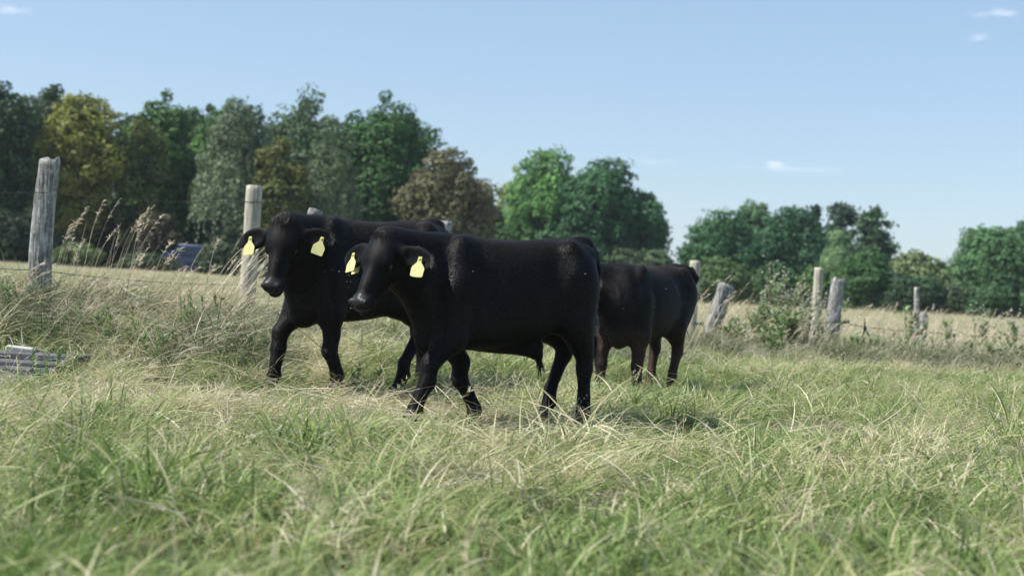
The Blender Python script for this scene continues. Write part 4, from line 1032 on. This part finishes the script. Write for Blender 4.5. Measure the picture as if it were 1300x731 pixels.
# ------------------------------------------------------------------ tall dry stalks, thistles, weeds
def tall_dry():
    ps = []
    def grp(n, pxa, pxb, da, db, L0, L1, th, bend, wd=.005, tint=(.75, .15), seeds=.5, az=0.1):
        px = rng.uniform(pxa, pxb, n); d = rng.uniform(da, db, n); x = (px - 650) / F_PX * d
        root = np.stack([x, d, terrain(x, d) - .02], -1); azz = az + rng.normal(0, .6, n); LL = rng.uniform(L0, L1, n)
        v, f, t_, C = strips(root, azz, LL, np.full(n, wd) * rng.uniform(.6, 1.3, n), rng.uniform(th * .3, th, n), rng.uniform(bend * .4, bend, n), np.clip(rng.normal(*tint, n), 0, 1), 9, droop=rng.uniform(0, .8, n))
        ps.append((v, f, t_))
        sel = np.where(rng.random(n) < seeds)[0]; m_ = 26; idx = np.repeat(sel, m_); u = rng.uniform(.78, 1, len(idx)) * 9; k = np.minimum(u.astype(int), 8); fr = (u - k)[:, None]
        P = C[idx, k] * (1 - fr) + C[idx, k + 1] * fr; nn = len(idx)
        if nn: ps.append(strips(P, azz[idx] + rng.normal(0, 1.0, nn), rng.uniform(.02, .06, nn), np.full(nn, .006), rng.uniform(.6, 1.4, nn), rng.uniform(1.2, 2.4, nn), np.clip(rng.normal(.85, .1, nn), 0, 1), 2)[:3])
    grp(380, 70, 345, 11.2, 13.6, .35, .75, .7, 1.7, .006, (.5, .25), .15)
    grp(24, 130, 300, 12.0, 13.4, .5, .88, .65, .9, .006, (.62, .15), .6)
    grp(20, 235, 300, 12.6, 13.2, 1.05, 1.3, .75, 1.3, .010, (.95, .05), 1.0)
    grp(26, 60, 190, 11.6, 13.4, .7, 1.1, .25, .5, .006, (.7, .12), .6)
    grp(260, -60, 110, 11.2, 13.0, .3, .7, .8, 1.6, .006, (.45, .2), .1)
    grp(500, 870, 1300, 17.8, 22, .3, .7, .5, 1.2, .007, (.7, .2), .5)
    grp(120, 1060, 1300, 19, 25, .6, .95, .35, .8, .007, (.8, .15), .7)
    grp(60, 620, 900, 15, 19, .8, 1.2, .5, .9, .006, (.75, .12), .8)
    grp(70, 330, 640, 12.5, 16, .5, .9, .5, 1.0, .006, (.7, .2), .5)
    grp(50, 880, 1010, 18, 20, .8, 1.15, .55, .9, .006, (.6, .2), .4)
    V, Fq, T_ = cat(ps)
    obj('tall_dry_grass', mesh_np('tall_dry_grass', V, Fq, {'tint': T_}), M_dry, label='tall bleached grass stalks with seed heads leaning along the fence', cat='grass', kind='stuff')
tall_dry()
def straw():
    """stems lying about: the trampled straw"""
    ps = []
    for (n, cx, cy, sx, sy, zt, L_) in ((1500, -1.3, 8.4, 1.8, 1.1, .14, .42), (700, -3.0, 11.6, 1.2, .6, .22, .5), (450, 2.9, 18.9, .7, .5, .22, .5), (260, -.2, 7.2, 2.0, 1.1, .10, .32), (170, 2.6, 7.0, 1.3, 1.5, .10, .30)):
        x = rng.normal(cx, sx, n); y = rng.normal(cy, sy, n); z = terrain(x, y) + rng.uniform(.02, zt, n)
        az = rng.normal(.2, .9, n) + (rng.random(n) < .5) * math.pi; th = rng.normal(1.45, .18, n)
        ps.append(strips(np.stack([x, y, z], -1), az, L_ * rng.uniform(.4, 1.3, n), np.full(n, .0042) * rng.uniform(.6, 1.5, n), th, th + rng.normal(.15, .35, n), np.clip(rng.normal(.68, .25, n), 0, 1), 5)[:3])
    V, Fq, T_ = cat(ps)
    obj('straw', mesh_np('straw', V, Fq, {'tint': T_}), M_dry, label='loose trampled straw lying on the grass round the calves', cat='straw', kind='stuff')
straw()

M_weed = leafy('weed_leaves', [(0, (.12, .20, .07)), (.5, (.21, .31, .12)), (1, (.33, .41, .22))], .35, .55, 2, .2)
M_stem = leafy('weed_stems', [(0, (.14, .17, .07)), (.5, (.26, .24, .14)), (1, (.38, .33, .22))], .1, .6, 3, .2)
M_fluff = leafy('thistle_down', [(0, (.50, .44, .40)), (.5, (.70, .65, .60)), (1, (.85, .82, .78))], .4, .9, 5, .1)
def weed(px, dist, h, label, nst=7, nlf=60, nfl=40, seed=0, spread=.26, leafs=.10):
    r_ = np.random.default_rng(seed + 900)
    x = (px - 650) / F_PX * dist; root = empty('thistle', (x, dist, tz(x, dist)), label=label, cat='plant', group='thistles along the fence')
    st = r_.normal(0, spread * .35, (nst, 3)); st[:, 2] = -.03; az = r_.uniform(0, 6.28, nst); LL = h * r_.uniform(.65, 1.05, nst)
    v, f, t_, C = strips(st, az, LL, np.full(nst, .012), r_.uniform(.03, .2, nst), r_.uniform(.1, .5, nst), r_.uniform(.2, .9, nst), 8)
    v2, f2, t2, C2 = strips(st, az + 1.57, LL, np.full(nst, .012), r_.uniform(.03, .2, nst), r_.uniform(.1, .5, nst), r_.uniform(.2, .9, nst), 8)
    # side twigs
    nb = nst * 6; bi = r_.integers(0, nst, nb); u = r_.uniform(.45, .98, nb) * 8; k = np.minimum(u.astype(int), 7); fr = (u - k)[:, None]
    P = C[bi, k] * (1 - fr) + C[bi, k + 1] * fr
    v3, f3, t3, C3 = strips(P, r_.uniform(0, 6.28, nb), r_.uniform(.08, .22, nb) * h, np.full(nb, .006), r_.uniform(.4, .9, nb), r_.uniform(.2, .7, nb), r_.uniform(.3, 1, nb), 4)
    V, Fq, T_ = cat([(v, f, t_), (v3, f3, t3)]); obj('stems', mesh_np('stems', V, Fq, {'tint': T_}), M_stem, root)
    if nlf:
        li = r_.integers(0, nst, nlf); u = (r_.uniform(.05, .85, nlf)) * 8; k = np.minimum(u.astype(int), 7); fr = (u - k)[:, None]; P = C[li, k] * (1 - fr) + C[li, k + 1] * fr
        v, f, t_, _c = strips(P, r_.uniform(0, 6.28, nlf), r_.uniform(.6, 1.6, nlf) * leafs, r_.uniform(.25, .45, nlf) * leafs, r_.uniform(.5, 1.1, nlf), r_.uniform(1.3, 2.2, nlf), r_.uniform(0, 1, nlf), 4, twist=r_.normal(0, .3, nlf))
        obj('leaves', mesh_np('leaves', v, f, {'tint': t_}), M_weed, root)
    if nfl:
        ends = C3[:, -1]; sel = r_.choice(len(ends), min(nfl, len(ends)), replace=False); m_ = 26; P = np.repeat(ends[sel], m_, 0); nn = len(P)
        v, f, t_, _c = strips(P, r_.uniform(0, 6.28, nn), r_.uniform(.010, .028, nn), np.full(nn, .005), r_.uniform(0, 2.4, nn), r_.uniform(.2, 2.4, nn), r_.uniform(0, 1, nn), 2)
        obj('seed_heads', mesh_np('seed_heads', v, f, {'tint': t_}), M_fluff, root)  # fluffy thistle-down seed heads at the twig ends
for k, a in enumerate([(985, 19.0, 1.12, 'tallest grey flowered thistle left of the round post', 16, 420, 90), (962, 19.4, .80, 'leafy green thistle in front of the hay field', 12, 330, 24), (1003, 18.6, .70, 'low bright green thistle with broad leaves at the foot of the tallest one', 14, 520, 10),
        (1020, 19.2, .92, 'dry thistle with fluffy heads against the round post', 13, 140, 80), (1048, 19.4, .85, 'dry pinkish thistle between the round and the cracked post', 11, 60, 60), (1166, 20.9, .95, 'green weed climbing the thin stake', 6, 220, 8),
        (1148, 21.5, .60, 'low weed left of the thin stake', 5, 30, 12), (1205, 21, .72, 'thistle with cream heads right of the thin stake', 8, 120, 40), (1252, 21, .90, 'tall thistle with cream heads near the right edge', 9, 200, 60), (1288, 20, .88, 'thistle with cream heads cut by the right edge', 10, 180, 60),
        (1228, 20, .55, 'small leafy thistle under the big tree at the right', 5, 60, 10), (932, 19.0, .5, 'small weed at the foot of the leaning grey post', 7, 120, 4), (1084, 18.8, .42, 'low green weed right of the cracked grey post', 8, 160, 6), (1128, 19.2, .45, 'leafy weed between the forked wire prop and the thin stake', 8, 150, 10), (1190, 18.6, .40, 'low weed in the rough grass right of the thin stake', 7, 140, 6), (1272, 18.4, .45, 'green weed in front of the cream headed thistles at the right', 8, 180, 8), (985, 17.9, .48, 'broad leaved weed in front of the tallest thistle', 9, 260, 0)]):
    weed(a[0], a[1], a[2], a[3], a[4], a[5], a[6], seed=k)
for k, a in enumerate([(82, 9.6, .42, 'pale green weed beside the grey deck', 11, 260, 0), (205, 10.4, .38, 'green weed in the straw left of the calves', 10, 200, 0), (288, 11.0, .45, 'leafy weed in the long grass below the round post', 9, 180, 0), (452, 9.9, .32, 'small green weed between the calves', 7, 120, 0), (120, 11.0, .5, 'green weed in front of the jagged post', 9, 160, 0), (160, 10.7, .4, 'pale weed in the tangled grass right of the jagged post', 8, 150, 4), (250, 11.3, .5, 'green weed below the bent seed stalks', 9, 170, 0), (330, 11.0, .42, 'leafy weed close to the front leg of the rear left calf', 8, 160, 0), (20, 11.4, .5, 'dark weed at the foot of the jagged post behind the grey deck', 9, 170, 0)]):
    weed(a[0], a[1], a[2], a[3], a[4], a[5], a[6], seed=50 + k, leafs=.055)

# ------------------------------------------------------------------ flies round the calves
M_wing = simple('fly_wing', (.75, .76, .78), .2); M_flyb = simple('fly_body', (.03, .03, .03), .4)
fr_ = random.Random(8)
for k, (px, py, d_) in enumerate([(422, 343, 9.1), (431, 345, 9.0), (443, 350, 8.9), (440, 358, 9.0), (446, 358, 8.9), (442, 365, 8.8), (446, 392, 8.6), (412, 345, 9.2), (600, 345, 8.2), (742, 348, 8.3), (845, 367, 11.2), (830, 390, 11.2), (838, 404, 11.2), (858, 365, 11.3), (792, 392, 11.3), (349, 318, 9.2), (352, 331, 9.2)]):
    fo = empty('fly', at(px, py, d_), fr_.uniform(0, 6), label='small fly with pale wings in the air beside the calves', cat='fly', group='flies round the calves')
    mb = MB(); mb.tube([(-.005, 0, 0), (0, 0, .001), (.005, 0, 0)], [.001, .0024, .0015], 6); mb.build('body', M_flyb, fo)
    for sd_ in (-1, 1):
        mb = MB(); mb.add([(.001, 0, .001), (-.004, sd_ * .004, .004), (-.009, sd_ * .005, .005), (-.006, sd_ * .001, .003)], [(0, 1, 2, 3)]); mb.build('wing', M_wing, fo)

# ------------------------------------------------------------------ thin summer haze over the whole place
mt, n, out = new_mat('haze_air')
vp = n.nodes.new('ShaderNodeVolumePrincipled'); vp.inputs['Color'].default_value = (.80, .90, 1, 1); vp.inputs['Density'].default_value = .00035; vp.inputs['Anisotropy'].default_value = .2
n.links.new(vp.outputs[0], out.inputs['Volume'])
hb = MB(); hb.box((0, 1850, 12), (2650, 2000, 15)); hb.build('haze', mt, None, False, label='thin pale haze over the field', cat='haze', kind='stuff')
